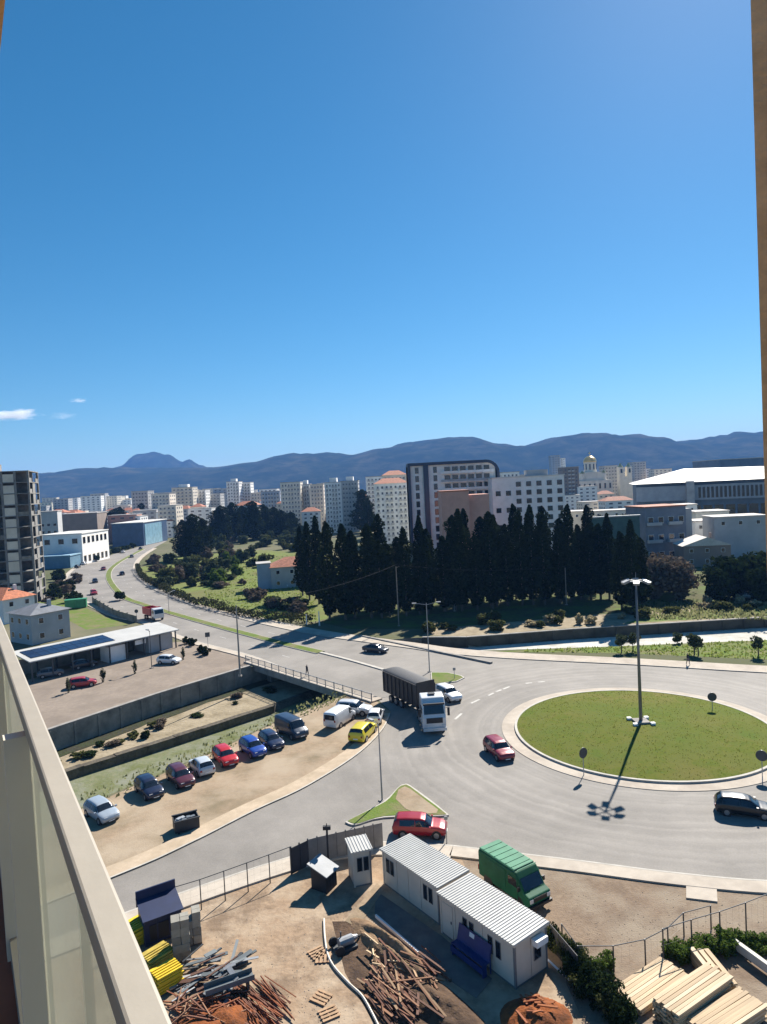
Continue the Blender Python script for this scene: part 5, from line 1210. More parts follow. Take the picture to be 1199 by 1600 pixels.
# ------------------------------------------------------------------ building site
CREAM = mat('cabin_cream', (.56, .50, .41), .65, .07, .8); CROOF = mat('cabin_roof', (.43, .425, .40), .5, .1, .7); GREYF = mat('cabin_frame', (.16, .16, .16), .6, .1)
def frame_of(a, b):
    d = Vector((b[0]-a[0], b[1]-a[1])); return d.length, atan2(d.y, d.x)
def cabin(label, a, b, D, H, wins, seams, door=None, sidewin=None):
    L, an = frame_of(a, b); t = thing('site_cabin', label, 'cabin', (*a, .012), an)
    MB().box(.06, .06, .1, L-.06, D-.06, H-.12).build('core', GREYF, t)
    MB().box(0, 0, -.02, L, D, .098).build('base_frame', GREYF, t)
    xs = [0.0]+[s*L for s in seams]+[L]
    for x0, x1 in zip(xs, xs[1:]):
        MB().box(x0+.02, .0, .1, x1-.02, .055, H-.13).build('wall_panel', CREAM, t); MB().box(x0+.02, D-.055, .1, x1-.02, D, H-.13).build('wall_panel', CREAM, t)
    for x in (0, L-.055):
        for y0, y1 in ((.06, D/2-.02), (D/2+.02, D-.06)): MB().box(x, y0, .1, x+.055, y1, H-.13).build('end_panel', CREAM, t)
    for x in (-.03, L-.09):
        for y in (-.03, D-.09): MB().box(x, y, -.02, x+.12, y+.12, H-.125).build('corner_post', GREYF if x > 0 else CREAM, t)
    for f in wins:
        f_ = MB().box(f*L-.2, -.03, 1.05, f*L+.2, -.002, 2.05).build('window', GREYF, t); MB().box(f*L-.165, -.045, 1.09, f*L+.165, -.031, 2.01).build('pane', GLASS, f_)
    if door is not None:
        d_ = MB().box(door*L-.45, -.035, .12, door*L+.45, -.002, 2.12).build('door', CREAM, t); MB().box(door*L+.3, -.075, 1.05, door*L+.38, -.036, 1.2).build('handle', DSTEEL, d_)
    mb = MB(); n = int((L+.3)/.2); o = .16      # corrugated sheet: ribs run across the cabin
    ridge = D*.5
    for i in range(n):
        x0 = -o+i*(L+2*o)/n; wv = (L+2*o)/n
        for (u0, u1, dz0, dz1) in ((0, .55, 0, 0), (.55, .66, 0, .04), (.66, .88, .04, .04), (.88, 1.0, .04, 0)):
            X0, X1 = x0+u0*wv, x0+u1*wv
            mb.add([(X0,-o,H-.02+dz0),(X1,-o,H-.02+dz1),(X1,D+o,H+.1+dz1),(X0,D+o,H+.1+dz0)], [(0,1,2,3)])
    rf = mb.build('roof', CROOF, t)
    MB().add([(-o,-o,H-.14),(L+o,-o,H-.14),(L+o,D+o,H-.05),(-o,D+o,H-.05),(-o,-o,H-.03),(L+o,-o,H-.03),(L+o,D+o,H+.09),(-o,D+o,H+.09)], ((0,3,2,1),(4,5,6,7),(0,1,5,4),(1,2,6,5),(2,3,7,6),(3,0,4,7))).build('fascia', CREAM, rf)
    return t, L
tA, LA = cabin('cream site cabin with ribbed pale roof standing next to the small kiosk', G(601,1381), G(688,1446), 2.45, 2.55, (.10,.18,.78,.87), (.27,.48,.70))
tB, LB_ = cabin('cream site cabin with ribbed pale roof and blue banner stand in front', G(691,1457), G(807,1546), 2.6, 2.6, (.36,.45,.70,.80), (.22,.60), door=.11)
MB().box(LB_+.06, 1.3, 1.95, LB_+.5, 2.2, 2.3).build('air_conditioner', WHITE, tB)
f_ = MB().box(LB_+.002, 1.5, .9, LB_+.04, 2.1, 1.7).build('window', GREYF, tB); MB().box(LB_+.041, 1.56, .96, LB_+.05, 2.04, 1.64).build('pane', GLASS, f_)
t, L_ = cabin('tiny cream guard kiosk with two narrow windows and slanted roof', G(555,1387), G(582,1381), 1.6, 2.6, (.35,.72), ())
BLUE = mat('blue_banner', (.010, .028, .13), .5, .15, 1.0)
p = tB.matrix_basis if False else None
a = Vector(G(690,1457)); b = Vector(G(807,1546)); d = (b-a).normalized(); n_ = Vector((d.y, -d.x))
if n_.y > 0: n_ = -n_
s0 = a+d*1.9+n_*.55; t = thing('banner_stand', 'blue banner stand with white mark leaning before the site cabin', 'stand', (*s0, .012), atan2(d.y, d.x))
M = Matrix.Rotation(-.25, 4, 'X')
MB().box(0, 0, .75, 2.7, .06, 1.7, M).build('banner', BLUE, t); MB().box(.95, -.012, 1.38, 1.35, -.002, 1.62, M).build('white_mark', WHITE, t); MB().box(0, -.35, .25, 2.7, -.29, .6).build('lower_board', BLUE, t)
for x in (.05, 2.6): MB().box(x, -.3, 0, x+.07, .0, .78).build('leg', BLUE, t); MB().box(x, .3, 0, x+.07, .36, 1.2).build('leg', BLUE, t)
MB().box(0, -.3, .7, 2.7, .25, .748).build('shelf', BLUE, t)

# slab and edging in front of the cabins
c0, c1, c2, c3 = Vector(G(588,1392)), Vector(G(690,1462)), Vector(G(770,1530)), Vector(G(655,1500))
structure('concrete_slab', MB().prism([tuple(c0), tuple(c1), tuple(c2), G(745,1560), tuple(c3), G(586,1432)], 0.0, .03), mat('dark_slab', (.15,.125,.11), .9, .25, .8, .01))
structure('worn_path', MB().sheet([G(575,1432), G(598,1440), G(560,1395), G(600,1395), G(590,1372), G(575,1385)][:0] or [G(590,1380), G(600,1392), G(560,1450), G(540,1440)], .034), LOT)
t = thing('edging_beam', 'white timber edging lying along the dark slab', 'beam'); q0, q1 = G(588,1434), G(666,1502)
MB().bar((*q0, .13), (*q1, .13), .12, .2).build('beam', WHITE, t); MB().bar((*q1, .13), (*(Vector(q1)+d*2.2), .1), .12, .18).build('beam', BARK, t)

# shed, post, hoarding
a, b = Vector(G(511,1397)), Vector(G(530,1380)); L_, an = frame_of(a, b)
t = thing('tool_shed', 'small dark tool shed with grey slanted roof beside the guard kiosk', 'shed', (*a, .012), an)
SHD = mat('shed_dark', (.018,.018,.02), .7, .2, 1); SRF = mat('shed_roof', (.26,.27,.28), .6, .15, 1)
MB().box(0, 0, 0, 1.25, 1.3, 1.2).build('wall', SHD, t)
for x in (.3, .62, .94): MB().box(x, -.02, .05, x+.03, -.002, 1.15).build('board_gap', DSTEEL, t)
MB().add([(-.15,-.2,1.2),(1.4,-.2,1.2),(1.4,1.5,1.75),(-.15,1.5,1.75),(-.15,-.2,1.27),(1.4,-.2,1.27),(1.4,1.5,1.82),(-.15,1.5,1.82)], ((0,3,2,1),(4,5,6,7),(0,1,5,4),(1,2,6,5),(2,3,7,6),(3,0,4,7))).build('roof', SRF, t)
MB().add([(0,0,1.2),(0,1.3,1.2),(0,1.3,1.68)], [(0,1,2)]).add([(1.25,0,1.2),(1.25,1.3,1.68),(1.25,1.3,1.2)], [(0,1,2)]).build('gable', SHD, t)
x, y = G(515,1362); t = thing('camera_post', 'dark square post with a small camera head beside the tool shed', 'post', (x, y, .01))
MB().box(-.07, -.07, 0, .07, .07, 3.3).build('post', SHD, t); MB().box(-.28, -.12, 3.15, .28, .12, 3.42).build('camera_head', SHD, t); MB().box(-.03, -.03, 3.42, .03, .03, 3.6).build('aerial', SHD, t)
hoard = [G(458,1366), G(486,1352), G(545,1338), G(600,1325)]
hp = resample([hoard[0], hoard[1], hoard[2], hoard[3]], 11); t = thing('hoarding', 'grey sheet hoarding fencing the site behind kiosk and shed', 'fence')
H1, H2 = mat('hoarding_grey', (.21,.20,.19), .7, .2, 1.2), mat('hoarding_dark', (.045,.045,.05), .7, .2, 1)
for i, (a, b) in enumerate(zip(hp, hp[1:])):
    L_, an = frame_of(a, b); M = Matrix.Translation((*a, .01)) @ Matrix.Rotation(an, 4, 'Z')
    MB().box(.015, -.02, .04, L_-.015, .02, 1.95 if i < 2 else 2.0, M).build('sheet_panel', H2 if i < 2 else H1, t); MB().box(-.04, .022, 0, .04, .1, 2.05, M).build('post', DSTEEL, t)
def wire_fence(label, line, h, n, wires=5, m=DSTEEL, z=.01, rail=True):
    t = thing('wire_fence', label, 'fence'); pts_ = resample(line, n)
    for p_ in pts_: MB().tube((*p_, z-.05), (*p_, z+h), .045, .04, 6).build('post', m, t)
    for a, b in zip(pts_, pts_[1:]):
        if rail: MB().tube((*a, z+h-.03), (*b, z+h-.03), .028, .028, 5).build('top_rail', m, t)
    q = MB()
    for a, b in zip(pts_, pts_[1:]):
        for k2 in range(wires): zz = z+.15+(h-.3)*k2/max(1, wires-1); q.tube((*a, zz), (*b, zz), .003, .003, 3)
        L_ = hypot(b[0]-a[0], b[1]-a[1])
        for k2 in range(int(L_/.5)): f = k2*.5/L_; x_, y_ = a[0]+(b[0]-a[0])*f, a[1]+(b[1]-a[1])*f; q.tube((x_, y_, z+.1), (x_, y_, z+h-.05), .0025, .0025, 3)
    q.build('wire_mesh', m, t, kind='stuff'); return t
wire_fence('steel post and wire fence between the site and the side street', [G(276,1434), G(320,1420), G(403,1388), G(456,1367)], 2.1, 6)
wire_fence('rusty post and wire fence beside the grass on the gravel yard', [G(880,1482), G(905,1518), G(950,1520), G(1035,1502), G(1062,1466), G(1112,1452)], 1.5, 7, 3)
wire_fence('tall dark post fence above the timber stacks', [G(1038,1504), G(1085,1488), G(1132,1474), G(1164,1462), G(1240,1430)], 2.0, 6, 3)
for i in range(30):   # green growth below the fence
    u = rb.uniform(1040, 1199); v = 1498-(u-1040)*.12+rb.uniform(-14, 12); x, y = G(u, v)
    bush('weed_clump', 'bright green weed clump growing along the yard fence', x, y, rb.uniform(.3, .7), rb.uniform(.25, .6), GREENB, 'wd%d' % (i % 2), 'green weeds along the yard fence', 'weeds', seed=300+i, n=700, size=.15)
for i in range(34):   # dark hedge beside the cabin end
    f = rb.random(); u = 858+f*120+rb.uniform(-10, 10); v = 1470+f*135+rb.uniform(-8, 22); x, y = G(u, v)
    bush('shrub', 'dark green bramble clump between cabin end and gravel yard', x, y, rb.uniform(.45, .8), rb.uniform(.4, .85), [PINE, SCRUB, PINE][i % 3], 'br%d' % (i % 3), 'bramble clumps beside the cabin', seed=400+i, n=1100, size=.13)
for (u, v) in [(935,1520),(948,1512),(925,1530)]:
    x, y = G(u, v); bush('weed_clump', 'yellow-green weed clump at the foot of the yard post', x, y, .55, .5, GREENB, 'wd0', 'weeds at the yard post', 'weeds')
t = thing('dark_screen', 'dark sheet screen standing behind the end of the site cabin', 'fence')
sc_l = resample([G(862,1482), G(905,1535)], 4)
for a, b in zip(sc_l, sc_l[1:]):
    L_, an = frame_of(a, b); MB().box(.02, -.02, .02, L_-.02, .02, 1.5, Matrix.Translation((*a, .01)) @ Matrix.Rotation(an, 4, 'Z')).build('sheet_panel', H2, t)
q0, q1 = G(856,1508), G(900,1545)
MB().tube((*q0, .35), (*q1, .2), .06, .06, 8).build('white_pipe', WHITE, label='white plastic pipe lying beside the cabin end', cat='pipe')
q0, q1 = G(1146,1484), G(1215,1535)
MB().bar((*q0, .45), (*q1, .45), .25, .5).build('concrete_beam', mat('pale_beam', (.55,.52,.46), .8, .1, 1), label='long pale beam lying beside the timber stacks', cat='beam')

# timber stacks, every plank its own piece
PLK = [mat('fresh_timber_%d' % i, c, .75, .14, 1.5) for i, c in enumerate([(.50,.38,.23), (.45,.32,.185), (.54,.42,.275), (.39,.28,.16)])]
PLEND = mat('timber_core', (.10, .065, .04), .9, .3, 3)
def timber(label, a, b, Wd, layers, ph=.1, pw=.2, slack=.12, seed=1):
    r_ = random.Random(seed); L, an = frame_of(a, b); t = thing('timber_stack', label, 'timber stack', (*a, .02), an)
    n = int(Wd/pw); me_ = [MB().box(0, 0, 0, 1, 1, 1).mesh('plank', m) for m in PLK]
    for x in (.3, L/2, L-.4): MB().box(x, 0, 0, x+.1, Wd, .1).build('bearer', PLEND, t)
    for j in range(layers):
        for i in range(n):
            o = link('plank', me_[r_.randrange(4)], t, (r_.uniform(-slack, slack), i*Wd/n, .102+j*(ph+.012))); o.scale = (L+r_.uniform(-slack, slack), pw*.94, ph); o.rotation_euler = (0, 0, r_.uniform(-.006, .006))
    return t
timber('low wide stack of fresh planks beside the gravel yard', G(1002,1592), G(1080,1536), 1.9, 3, seed=1)
timber('tall plank stack overlapping the low wide one', G(1062,1622), G(1146,1560), 1.5, 9, seed=2)
timber('long narrow stack of pale boards beside the yard fence', G(1152,1560), G(1106,1503), 1.1, 7, pw=.28, seed=3)
timber('plank stack beside the long beam at the corner of the yard', G(1120,1650), G(1200,1595), 1.6, 6, seed=4)

# heaps, trench, loose timber
def mound(name, label, c, rx, ry, h, m, seed, rz=0.0, kind='stuff', n=22, sharp=1.4, loose=None):
    mb = MB()
    for j in range(n+1):
        for i in range(n+1):
            u, v = i/n*2-1, j/n*2-1; d_ = min(1, sqrt(u*u+v*v)); nz = MN.fractal(Vector((u*2.2+seed, v*2.2, seed)), 1, 2, 5)
            z = h*max(0, 1-d_**sharp)*(1+.5*nz)+.12*h*nz*(1-d_); mb.v.append((u*rx, v*ry, z-.03))
    for j in range(n):
        for i in range(n): a = j*(n+1)+i; mb.f.append((a, a+1, a+n+2, a+n+1)); mb.mi.append(0)
    return mb.build(name, m, kind=kind, label=label, smooth=True, loc=(*c, .012), rz=rz)
RUST = layered('rusty_soil', (.30,.10,.035), (.20,.07,.03), (.10,.045,.025), 3, 1.0, bump=.06, bscale=8)
SOILB = layered('dug_soil', (.30,.20,.12), (.22,.145,.09), (.13,.09,.06), 2.5, .7, bump=.08, bscale=5)
SOILD = layered('damp_soil', (.09,.06,.042), (.13,.085,.055), (.06,.042,.032), 2.5, .8, bump=.08, bscale=5)
mound('soil_bank', 'ridge of dug brown soil between trench and slab', G(615,1490), 4.6, 1.0, .75, SOILB, 2.0, atan2(d.y, d.x))
mound('soil_bank', 'dark soil bank below the slab edge', G(690,1575), 4.2, 1.3, .5, SOILD, 5.0, atan2(d.y, d.x))
mound('rust_heap', 'orange rusty heap in front of the cabin end', G(838,1590), 1.9, 1.5, .5, RUST, 7.0, sharp=2.5)

mound('rust_heap', 'dark red rusty scrap heap beside the yellow formwork', G(345,1605), 2.6, 2.0, .7, RUST, 9.0)
structure('trench_bed', MB().sheet([G(520,1440), G(560,1440), G(660,1510), G(740,1620), G(600,1625), G(540,1520)], .016), SOILD)
LOOSE = [mat('weathered_plank_%d' % i, c, .85, .25, 2) for i, c in enumerate([(.26,.13,.07), (.17,.07,.04), (.36,.23,.13), (.11,.05,.03)])]
def loose(name, label, cat, cu, cv, su, sv, n, lo, hi, base, spread, seed, mats, z1=.5, th=(.05, .14), part='plank'):
    r_ = random.Random(seed); c = Vector(G(cu, cv)); t = thing(name, label, cat, (*c, 0))
    me_ = [MB().box(-.5, -.5, -.5, .5, .5, .5).mesh(part, m) for m in mats]
    for i in range(n):
        p_ = Vector(G(cu+r_.uniform(-su, su), cv+r_.uniform(-sv, sv)))-c
        o = link(part, r_.choice(me_), t, (p_.x, p_.y, .1+r_.random()**1.6*z1)); o.scale = (r_.uniform(lo, hi), r_.uniform(th[0], th[1]), r_.uniform(.03, .08))
        o.rotation_euler = (r_.uniform(-.3, .3), r_.uniform(-.12, .12), base+r_.gauss(0, spread))
    return t
an_d = atan2(d.y, d.x)
loose('timber_heap', 'heap of loose reddish planks lying in the trench', 'planks', 634, 1540, 48, 45, 70, .8, 3.0, an_d, .35, 3, LOOSE, .55)
loose('timber_heap', 'scatter of pale broken boards on top of the trench heap', 'planks', 606, 1500, 36, 28, 18, .5, 1.6, an_d, .9, 4, LOOSE[2:3]+PLK[:2], .8)
loose('timber_heap', 'long dark red planks lying along the trench edge', 'planks', 612, 1560, 24, 40, 26, 2.0, 4.0, an_d-.1, .08, 5, LOOSE[1:2]+LOOSE[3:], .25)
loose('scrap_heap', 'jumble of grey steel boards and props beside the block stack', 'scrap', 335, 1535, 48, 32, 60, .6, 2.4, .55, .5, 6, [DSTEEL, STEEL, mat('slate_board', (.10,.12,.13), .6, .2, 1), LOOSE[3]], .7, (.06, .3), 'board')
loose('rebar_heap', 'rust-red bars lying along the edge of the site track', 'bars', 405, 1578, 34, 32, 60, 1.8, 4.0, -.85, .12, 7, [mat('rebar_rust', (.26,.085,.035), .9, .3, 2), LOOSE[1]], .3, (.03, .06), 'bar')
loose('rebar_heap', 'tangle of rusty bars below the scrap heap', 'bars', 320, 1590, 45, 22, 70, .6, 2.4, .2, 1.0, 8, [MATS['rebar_rust'], LOOSE[1], LOOSE[0]], .6, (.03, .08), 'bar')
loose('rebar_heap', 'short rusty offcuts piled on the orange heap', 'offcuts', 838, 1585, 26, 18, 60, .3, 1.1, .3, 1.2, 12, [MATS['rebar_rust'], mat('orange_rust', (.36,.12,.04), .9, .3, 2)], .55, (.04, .12), 'offcut')
q0, q1 = Vector(G(322,1572)), Vector(G(398,1545))
t = thing('steel_trough', 'long grey steel trough lying across the scrap heap', 'trough', (*q0, .75), atan2(q1.y-q0.y, q1.x-q0.x)); L_ = (q1-q0).length; SLT = MATS['slate_board']
MB().box(0, -.3, 0, L_, .3, .05).build('bottom', SLT, t); MB().box(0, -.33, .0, L_, -.302, .3).build('side', SLT, t); MB().box(0, .302, 0, L_, .33, .3).build('side', SLT, t)
for x in (.3, L_-.4): MB().box(x, -.3, -.75, x+.1, .3, -.002).build('trestle', BARK, t)
# pump in the trench
x, y = G(540,1482); t = thing('pump_unit', 'grey engine pump with black hoses at the head of the trench', 'pump', (x, y, .016), .5)
MB().tube((-.4,0,.45), (.5,0,.45), .28, .28, 12).build('motor', STEEL, t); MB().box(-.7, -.4, 0, .7, .4, .16).build('skid', DSTEEL, t); MB().tube((.55,0,.45), (.85,0,.45), .2, .12, 10).build('impeller_housing', STEEL, t)
MB().tube((-.2,.1,.7), (-.2,.1,1.05), .05, .05, 8).build('exhaust', DSTEEL, t)
for sg in (-1, 1): MB().tube((-.55, sg*.45, .3), (-.55, sg*.57, .3), .3, .3, 14).build('wheel', DARK, t)
MB().tube((.85,0,.45), (1.3,.5,.05), .07, .07, 8).build('hose', DARK, t)
hs_ = smoothl([G(507,1438), G(508,1462), G(512,1490), G(522,1512), G(545,1538), G(566,1558), G(582,1585), G(600,1622)], 6); mb = MB()
for a, b in zip(hs_, hs_[1:]): mb.tube((*a, .09), (*b, .09), .07, .07, 6)
mb.build('white_hose', mat('hose_white', (.62,.55,.45), .6, .2, 2), label='white hose snaking along the edge of the site track', cat='hose')
for i, (u, v) in enumerate([(497,1490),(506,1497),(503,1560),(515,1585)]):
    x, y = G(u, v); t = thing('pallet', ['weathered pallet half buried on the site track', 'broken pallet next to the white hose'][i % 2], 'pallet', (x, y, .016), .6+i, 'pallets on the track')
    for k2 in range(4): MB().box(-.5, -.45+k2*.25, .06, .5, -.3+k2*.25, .08).build('slat', LOOSE[2], t)
    for k2 in (-.45, 0, .37): MB().box(k2, -.45, 0, k2+.08, .45, .058).build('bearer', LOOSE[0], t)

# block stack, navy container, yellow formwork
BLK = [mat('concrete_block_%d' % i, (.20+.04*i, .185+.04*i, .155+.035*i), .9, .15, 2, .01) for i in range(3)]
def blocks(label, u, v, rz, nx, ny, nz, seed):
    r_ = random.Random(seed); x, y = G(u, v); t = thing('block_stack', label, 'block stack', (x, y, .01), rz); me_ = [MB().box(0, 0, 0, .5, .4, .48).mesh('block', m) for m in BLK]
    for k2 in range(nz):
        for j in range(ny):
            for i in range(nx):
                if k2 == nz-1 and r_.random() < .35: continue
                o = link('block', r_.choice(me_), t, (i*.52+r_.uniform(-.02, .02), j*.42+r_.uniform(-.02, .02), .12+k2*.49)); o.rotation_euler = (0, 0, r_.uniform(-.03, .03))
    for j in range(3): MB().box(0, j*.42*ny/3, 0, nx*.52, j*.42*ny/3+.1, .118).build('pallet_bearer', BARK, t)
blocks('tall pallet stack of grey concrete blocks beside the navy container', 272, 1508, .35, 2, 2, 5, 1)
blocks('lower stack of grey blocks behind the tall one', 290, 1482, .35, 2, 2, 4, 2)
NV = mat('navy_steel', (.012, .022, .07), .5, .2, 1)
a = Vector(G(228,1482)); t = thing('navy_bin', 'navy steel site container with raised lid beside the wire fence', 'container', (*a, .01), .55)
MB().box(0, 0, .1, 2.3, 1.7, 1.75).build('body', NV, t)
MB().add([(-.1,-.3,1.76),(2.4,-.3,1.76),(2.4,1.8,2.25),(-.1,1.8,2.25),(-.1,-.3,1.82),(2.4,-.3,1.82),(2.4,1.8,2.31),(-.1,1.8,2.31)], ((0,3,2,1),(4,5,6,7),(0,1,5,4),(1,2,6,5),(2,3,7,6),(3,0,4,7))).build('lid', NV, t)
for x in (0, .75, 1.5, 2.22): MB().box(x, -.06, .1, x+.08, -.002, 1.75).build('rib', NV, t)
MB().box(.3, -.05, .3, 1.9, -.003, 1.3).build('opening', BLACKM, t); MB().box(-.1, 1.6, 1.8, 2.4, 1.7, 2.8).build('back_panel', NV, t)
for x in (.1, 2.0): MB().box(x, 0, 0, x+.2, 1.7, .098).build('skid', DSTEEL, t)
YEL = mat('yellow_formwork', (.66, .46, .015), .55, .15, 1.5); YED = mat('worn_yellow', (.42, .31, .04), .7, .35, 2)
def formwork(label, u, v, rz, n, Lx, Ly, m, seed):
    r_ = random.Random(seed); x, y = G(u, v); t = thing('formwork_stack', label, 'formwork stack', (x, y, .01), rz)
    for j in range(n):
        o = MB()
        o.box(0, 0, 0, Lx, Ly, .05)
        pn = o.build('panel', m, t, loc=(r_.uniform(-.06, .06), r_.uniform(-.06, .06), .1+j*.14), rz=r_.uniform(-.02, .02))
        for k2 in range(int(Ly/.22)): MB().box(0, k2*.22, .051, Lx, k2*.22+.09, .11).build('rib', m, pn)
    for k2 in (.1, Lx-.2): MB().box(k2, 0, 0, k2+.1, Ly, .098).build('bearer', BARK, t)
formwork('yellow ribbed formwork panels stacked against the navy container', 205, 1490, .85, 8, 2.0, 1.5, YEL, 1)
formwork('worn yellow formwork panels leaning in the middle of the yellow row', 237, 1530, .85, 6, 1.6, 1.3, YED, 2)
formwork('bright yellow formwork panels at the scrap heap end of the row', 250, 1560, .75, 7, 1.5, 1.2, YEL, 3)

# skip on the lot
a = Vector(G(275,1305)); t = thing('waste_skip', 'black waste skip with rubbish inside standing on the sandy lot', 'skip', (*a, .01), .45)
SK = mat('skip_steel', (.02, .022, .026), .6, .3, 1.5)
for (x0, y0, x1, y1) in ((0,0,2.0,.06),(0,1.3,2.0,1.36),(0,.06,.06,1.3),(1.94,.06,2.0,1.3)): MB().box(x0, y0, .15, x1, y1, 1.0).build('side', SK, t)
MB().box(.0, 0, .1, 2.0, 1.36, .148).build('bottom', SK, t); MB().box(-.06, -.06, 1.001, 2.06, .1, 1.08).build('rim', SK, t); MB().box(-.06, 1.26, 1.001, 2.06, 1.42, 1.08).build('rim', SK, t)
for x in (.2, 1.6): MB().box(x, -.04, 0, x+.15, 1.4, .098).build('skid', SK, t)
rr = random.Random(8)
for i in range(9): MB().box(-.2, -.15, -.1, .2, .15, .12).build('rubbish_bag', mat('bag_%d' % (i % 3), [(.05,.05,.06), (.3,.32,.34), (.12,.14,.16)][i % 3], .5, .2), t, loc=(rr.uniform(.3, 1.7), rr.uniform(.3, 1.0), rr.uniform(.8, 1.0)), rz=rr.uniform(0, 3))

# scattered stones on soils
def stones(name, label, polyuv, n, m, seed, s0=.03, s1=.14):
    r_ = random.Random(seed); mb = MB(); us = [p_[0] for p_ in polyuv]; vs_ = [p_[1] for p_ in polyuv]
    for i in range(n):
        x, y = G(r_.uniform(min(us), max(us)), r_.uniform(min(vs_), max(vs_))); s_ = r_.uniform(s0, s1)*(r_.random()**1.5*.8+.4); q = r_.uniform(0, 6.28)
        c_, s__ = cos(q)*s_, sin(q)*s_
        mb.add([(x+c_, y+s__, .01), (x-s__*.8, y+c_*.8, .01), (x-c_, y-s__, .01), (x+s__*.8, y-c_*.8, .01), (x+s_*.15, y, .01+s_*.8)], [(0,1,4),(1,2,4),(2,3,4),(3,0,4)])
    mb.build(name, m, kind='stuff', label=label)
STN = mat('pale_stone', (.38,.33,.27), .9, .3, 3)
stones('gravel', 'loose stones over the gravel yard', [(880,1395),(1199,1480)], 700, mat('yard_stone', (.24,.20,.155), .9, .2, 3), 1, .015, .05)
stones('rubble', 'loose stones over the trampled site track', [(330,1420),(560,1600)], 600, STN, 2, .015, .05)
def lotpts(n, seed, lo=0.0, hi=1.0):
    r_ = random.Random(seed); out = []
    while len(out) < n:
        f = r_.random(); a = Vector((-28.4,61.6)).lerp(Vector((-5.2,92)), f); g = r_.uniform(lo, hi)
        out.append((*(a+Vector((rowd.y, -rowd.x))*g), .008))
    return out
tufts('verge_weeds', lotpts(700, 4, -3.0, .7), .22, .25, leafmat('bank_weed', (.15,.17,.07), (.26,.25,.13), trans=.5), 'yellow-green weeds along the bank edge of the sandy lot', 5)
tufts('meadow_grass', [(*p_, .01) for p_ in (G(rb.uniform(320, 495), rb.uniform(868, 968)) for _ in range(2600)) if inside(p_, MEADP)], .3, .5, leafmat('meadow_blade', (.15,.20,.04), (.23,.26,.07), trans=.5), 'long grass of the meadow', 6)
tufts('bank_weeds', [(*p_, .012) for p_ in (G(rb.uniform(820, 1199), rb.uniform(1000, 1036)) for _ in range(1800)) if inside(p_, VERGP)], .25, .35, MATS['meadow_blade'], 'grass along the river verge', 7)
tufts('track_weeds', [(*G(rb.uniform(1000, 1199), 968-(rb.uniform(0, 1))*26), .016) for _ in range(1400)], .5, .5, MATS['bank_weed'], 'tall weeds on the far bank', 8)

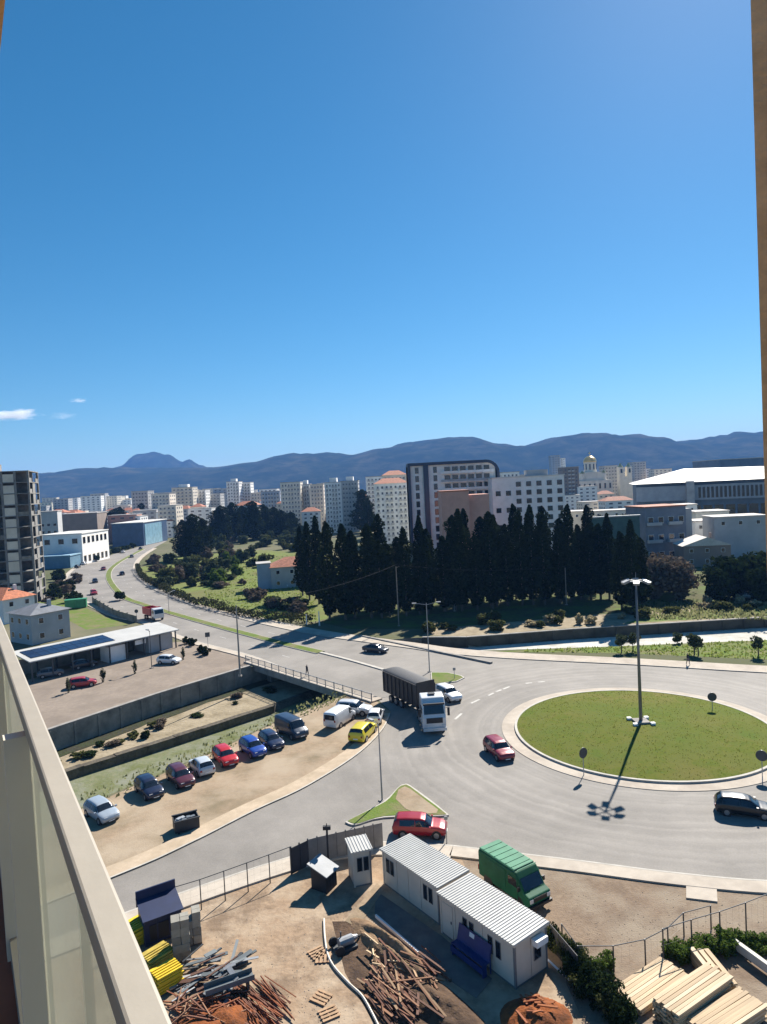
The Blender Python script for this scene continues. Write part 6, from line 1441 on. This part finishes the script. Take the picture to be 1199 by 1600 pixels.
# ------------------------------------------------------------------ balcony
CAP = mat('rail_cap_aluminium', (.33, .30, .25), .55, .05, 6, .001); STUC = mat('brown_stucco', (.56, .35, .20), .92, .22, 9, .006, bscale=60)
def balcony():
    z = HC-.45
    r0, r1 = Vector(G(272,1600,z)), Vector(G(6,975,z)); dr = (r1-r0).normalized(); nr_ = Vector((-dr.y, dr.x))     # nr_: inwards
    L0, L1 = r0-dr*2.5, r1+dr*3.0; L = (L1-L0).length
    li = Vector(G(195,1596,z)); wd = abs((li-r0).dot(nr_)); an = atan2(dr.y, dr.x)
    t = thing('balcony_railing', 'beige capped balcony railing with greenish glass panes', 'railing', (L0.x, L0.y, z), an)
    bevelled(MB().box(0, 0, -.035, L, wd, 0), 'cap', CAP, t, .004)
    gm_ = bpy.data.materials.new('green_glass'); gm_.use_nodes = True; n, l = gm_.node_tree.nodes, gm_.node_tree.links
    b = n['Principled BSDF']; b.inputs['Base Color'].default_value = (.34, .35, .31, 1); b.inputs['Roughness'].default_value = .12
    tl = n.new('ShaderNodeBsdfTranslucent'); tl.inputs[0].default_value = (.58, .56, .49, 1); m2 = n.new('ShaderNodeMixShader'); m2.inputs[0].default_value = .28; l.new(b.outputs[0], m2.inputs[1]); l.new(tl.outputs[0], m2.inputs[2])
    tr = n.new('ShaderNodeBsdfTransparent'); tr.inputs[0].default_value = (.80, .84, .80, 1); mx = n.new('ShaderNodeMixShader'); mx.inputs[0].default_value = .55
    l.new(tr.outputs[0], mx.inputs[1]); l.new(m2.outputs[0], mx.inputs[2]); l.new(mx.outputs[0], n['Material Output'].inputs[0])
    j1 = (Vector(G(104,1328,z))-L0).dot(dr); j2 = (Vector(G(36,1120,z))-L0).dot(dr)
    xs = [j1-1.4, j1, j2, j2+.95, j2+1.9, j2+2.85]
    xs = [x for x in xs if 0 <= x <= L]; xs = [0.0]+xs+[L]
    for x0, x1 in zip(xs, xs[1:]): MB().box(x0+.008, wd*.42, -.98, x1-.008, wd*.42+.012, -.036).build('glass_pane', gm_, t)
    for i, x in enumerate(xs[1:-1]):
        if abs(x-j1) > .01: MB().box(x-.02, wd*.42+.014, -1.06, x+.02, wd*.42+.06, -.036).build('post', mat('ivory_post', (.68,.63,.52), .5, .05), t)
    MB().box(0, wd*.3, -1.07, L, wd*.42+.05, -.985).build('bottom_rail', CAP, t)
    e0 = Vector(G(32,1600,HC-1.53)); off = (e0-L0).dot(nr_)
    o = MB().box(0, wd*.2, -1.3, L, 2.0, -1.08).build('balcony_floor', mat('terracotta_tile', (.17,.085,.055), .7, .2, 4), kind='structure', loc=(L0.x, L0.y, z), rz=an)
    up = HC+1.05; c0_ = Vector(G(4,48,up)); offc = (c0_-L0).dot(nr_)
    MB().box(-1, offc, up-z, L, offc+2.5, up-z+.25).build('balcony_ceiling', STUC, kind='structure', loc=(L0.x, L0.y, z), rz=an)
    # end wall on the other side of the opening
    p_ = at(1185, 400, 1.9); M = Matrix.Translation((p_.x, 1.9, HC)) @ Matrix.Rotation(-.75, 4, 'Z')
    MB().box(0, 0, -3, .6, .9, 4, M).build('balcony_side_wall', STUC, kind='structure')
balcony()

# ------------------------------------------------------------------ haze
hzm = bpy.data.materials.new('haze_air'); hzm.use_nodes = True; n, l = hzm.node_tree.nodes, hzm.node_tree.links
n.remove(n['Principled BSDF']); pv = n.new('ShaderNodeVolumePrincipled'); l.new(pv.outputs[0], n['Material Output'].inputs['Volume'])
pv.inputs['Color'].default_value = (.19, .44, 1.0, 1); pv.inputs['Density'].default_value = 0.000095; pv.inputs['Anisotropy'].default_value = 0.0
MB().box(-12000, -4500, -6, 12000, 7400, 420).build('haze', hzm, kind='stuff', label='thin blue air over the whole valley')
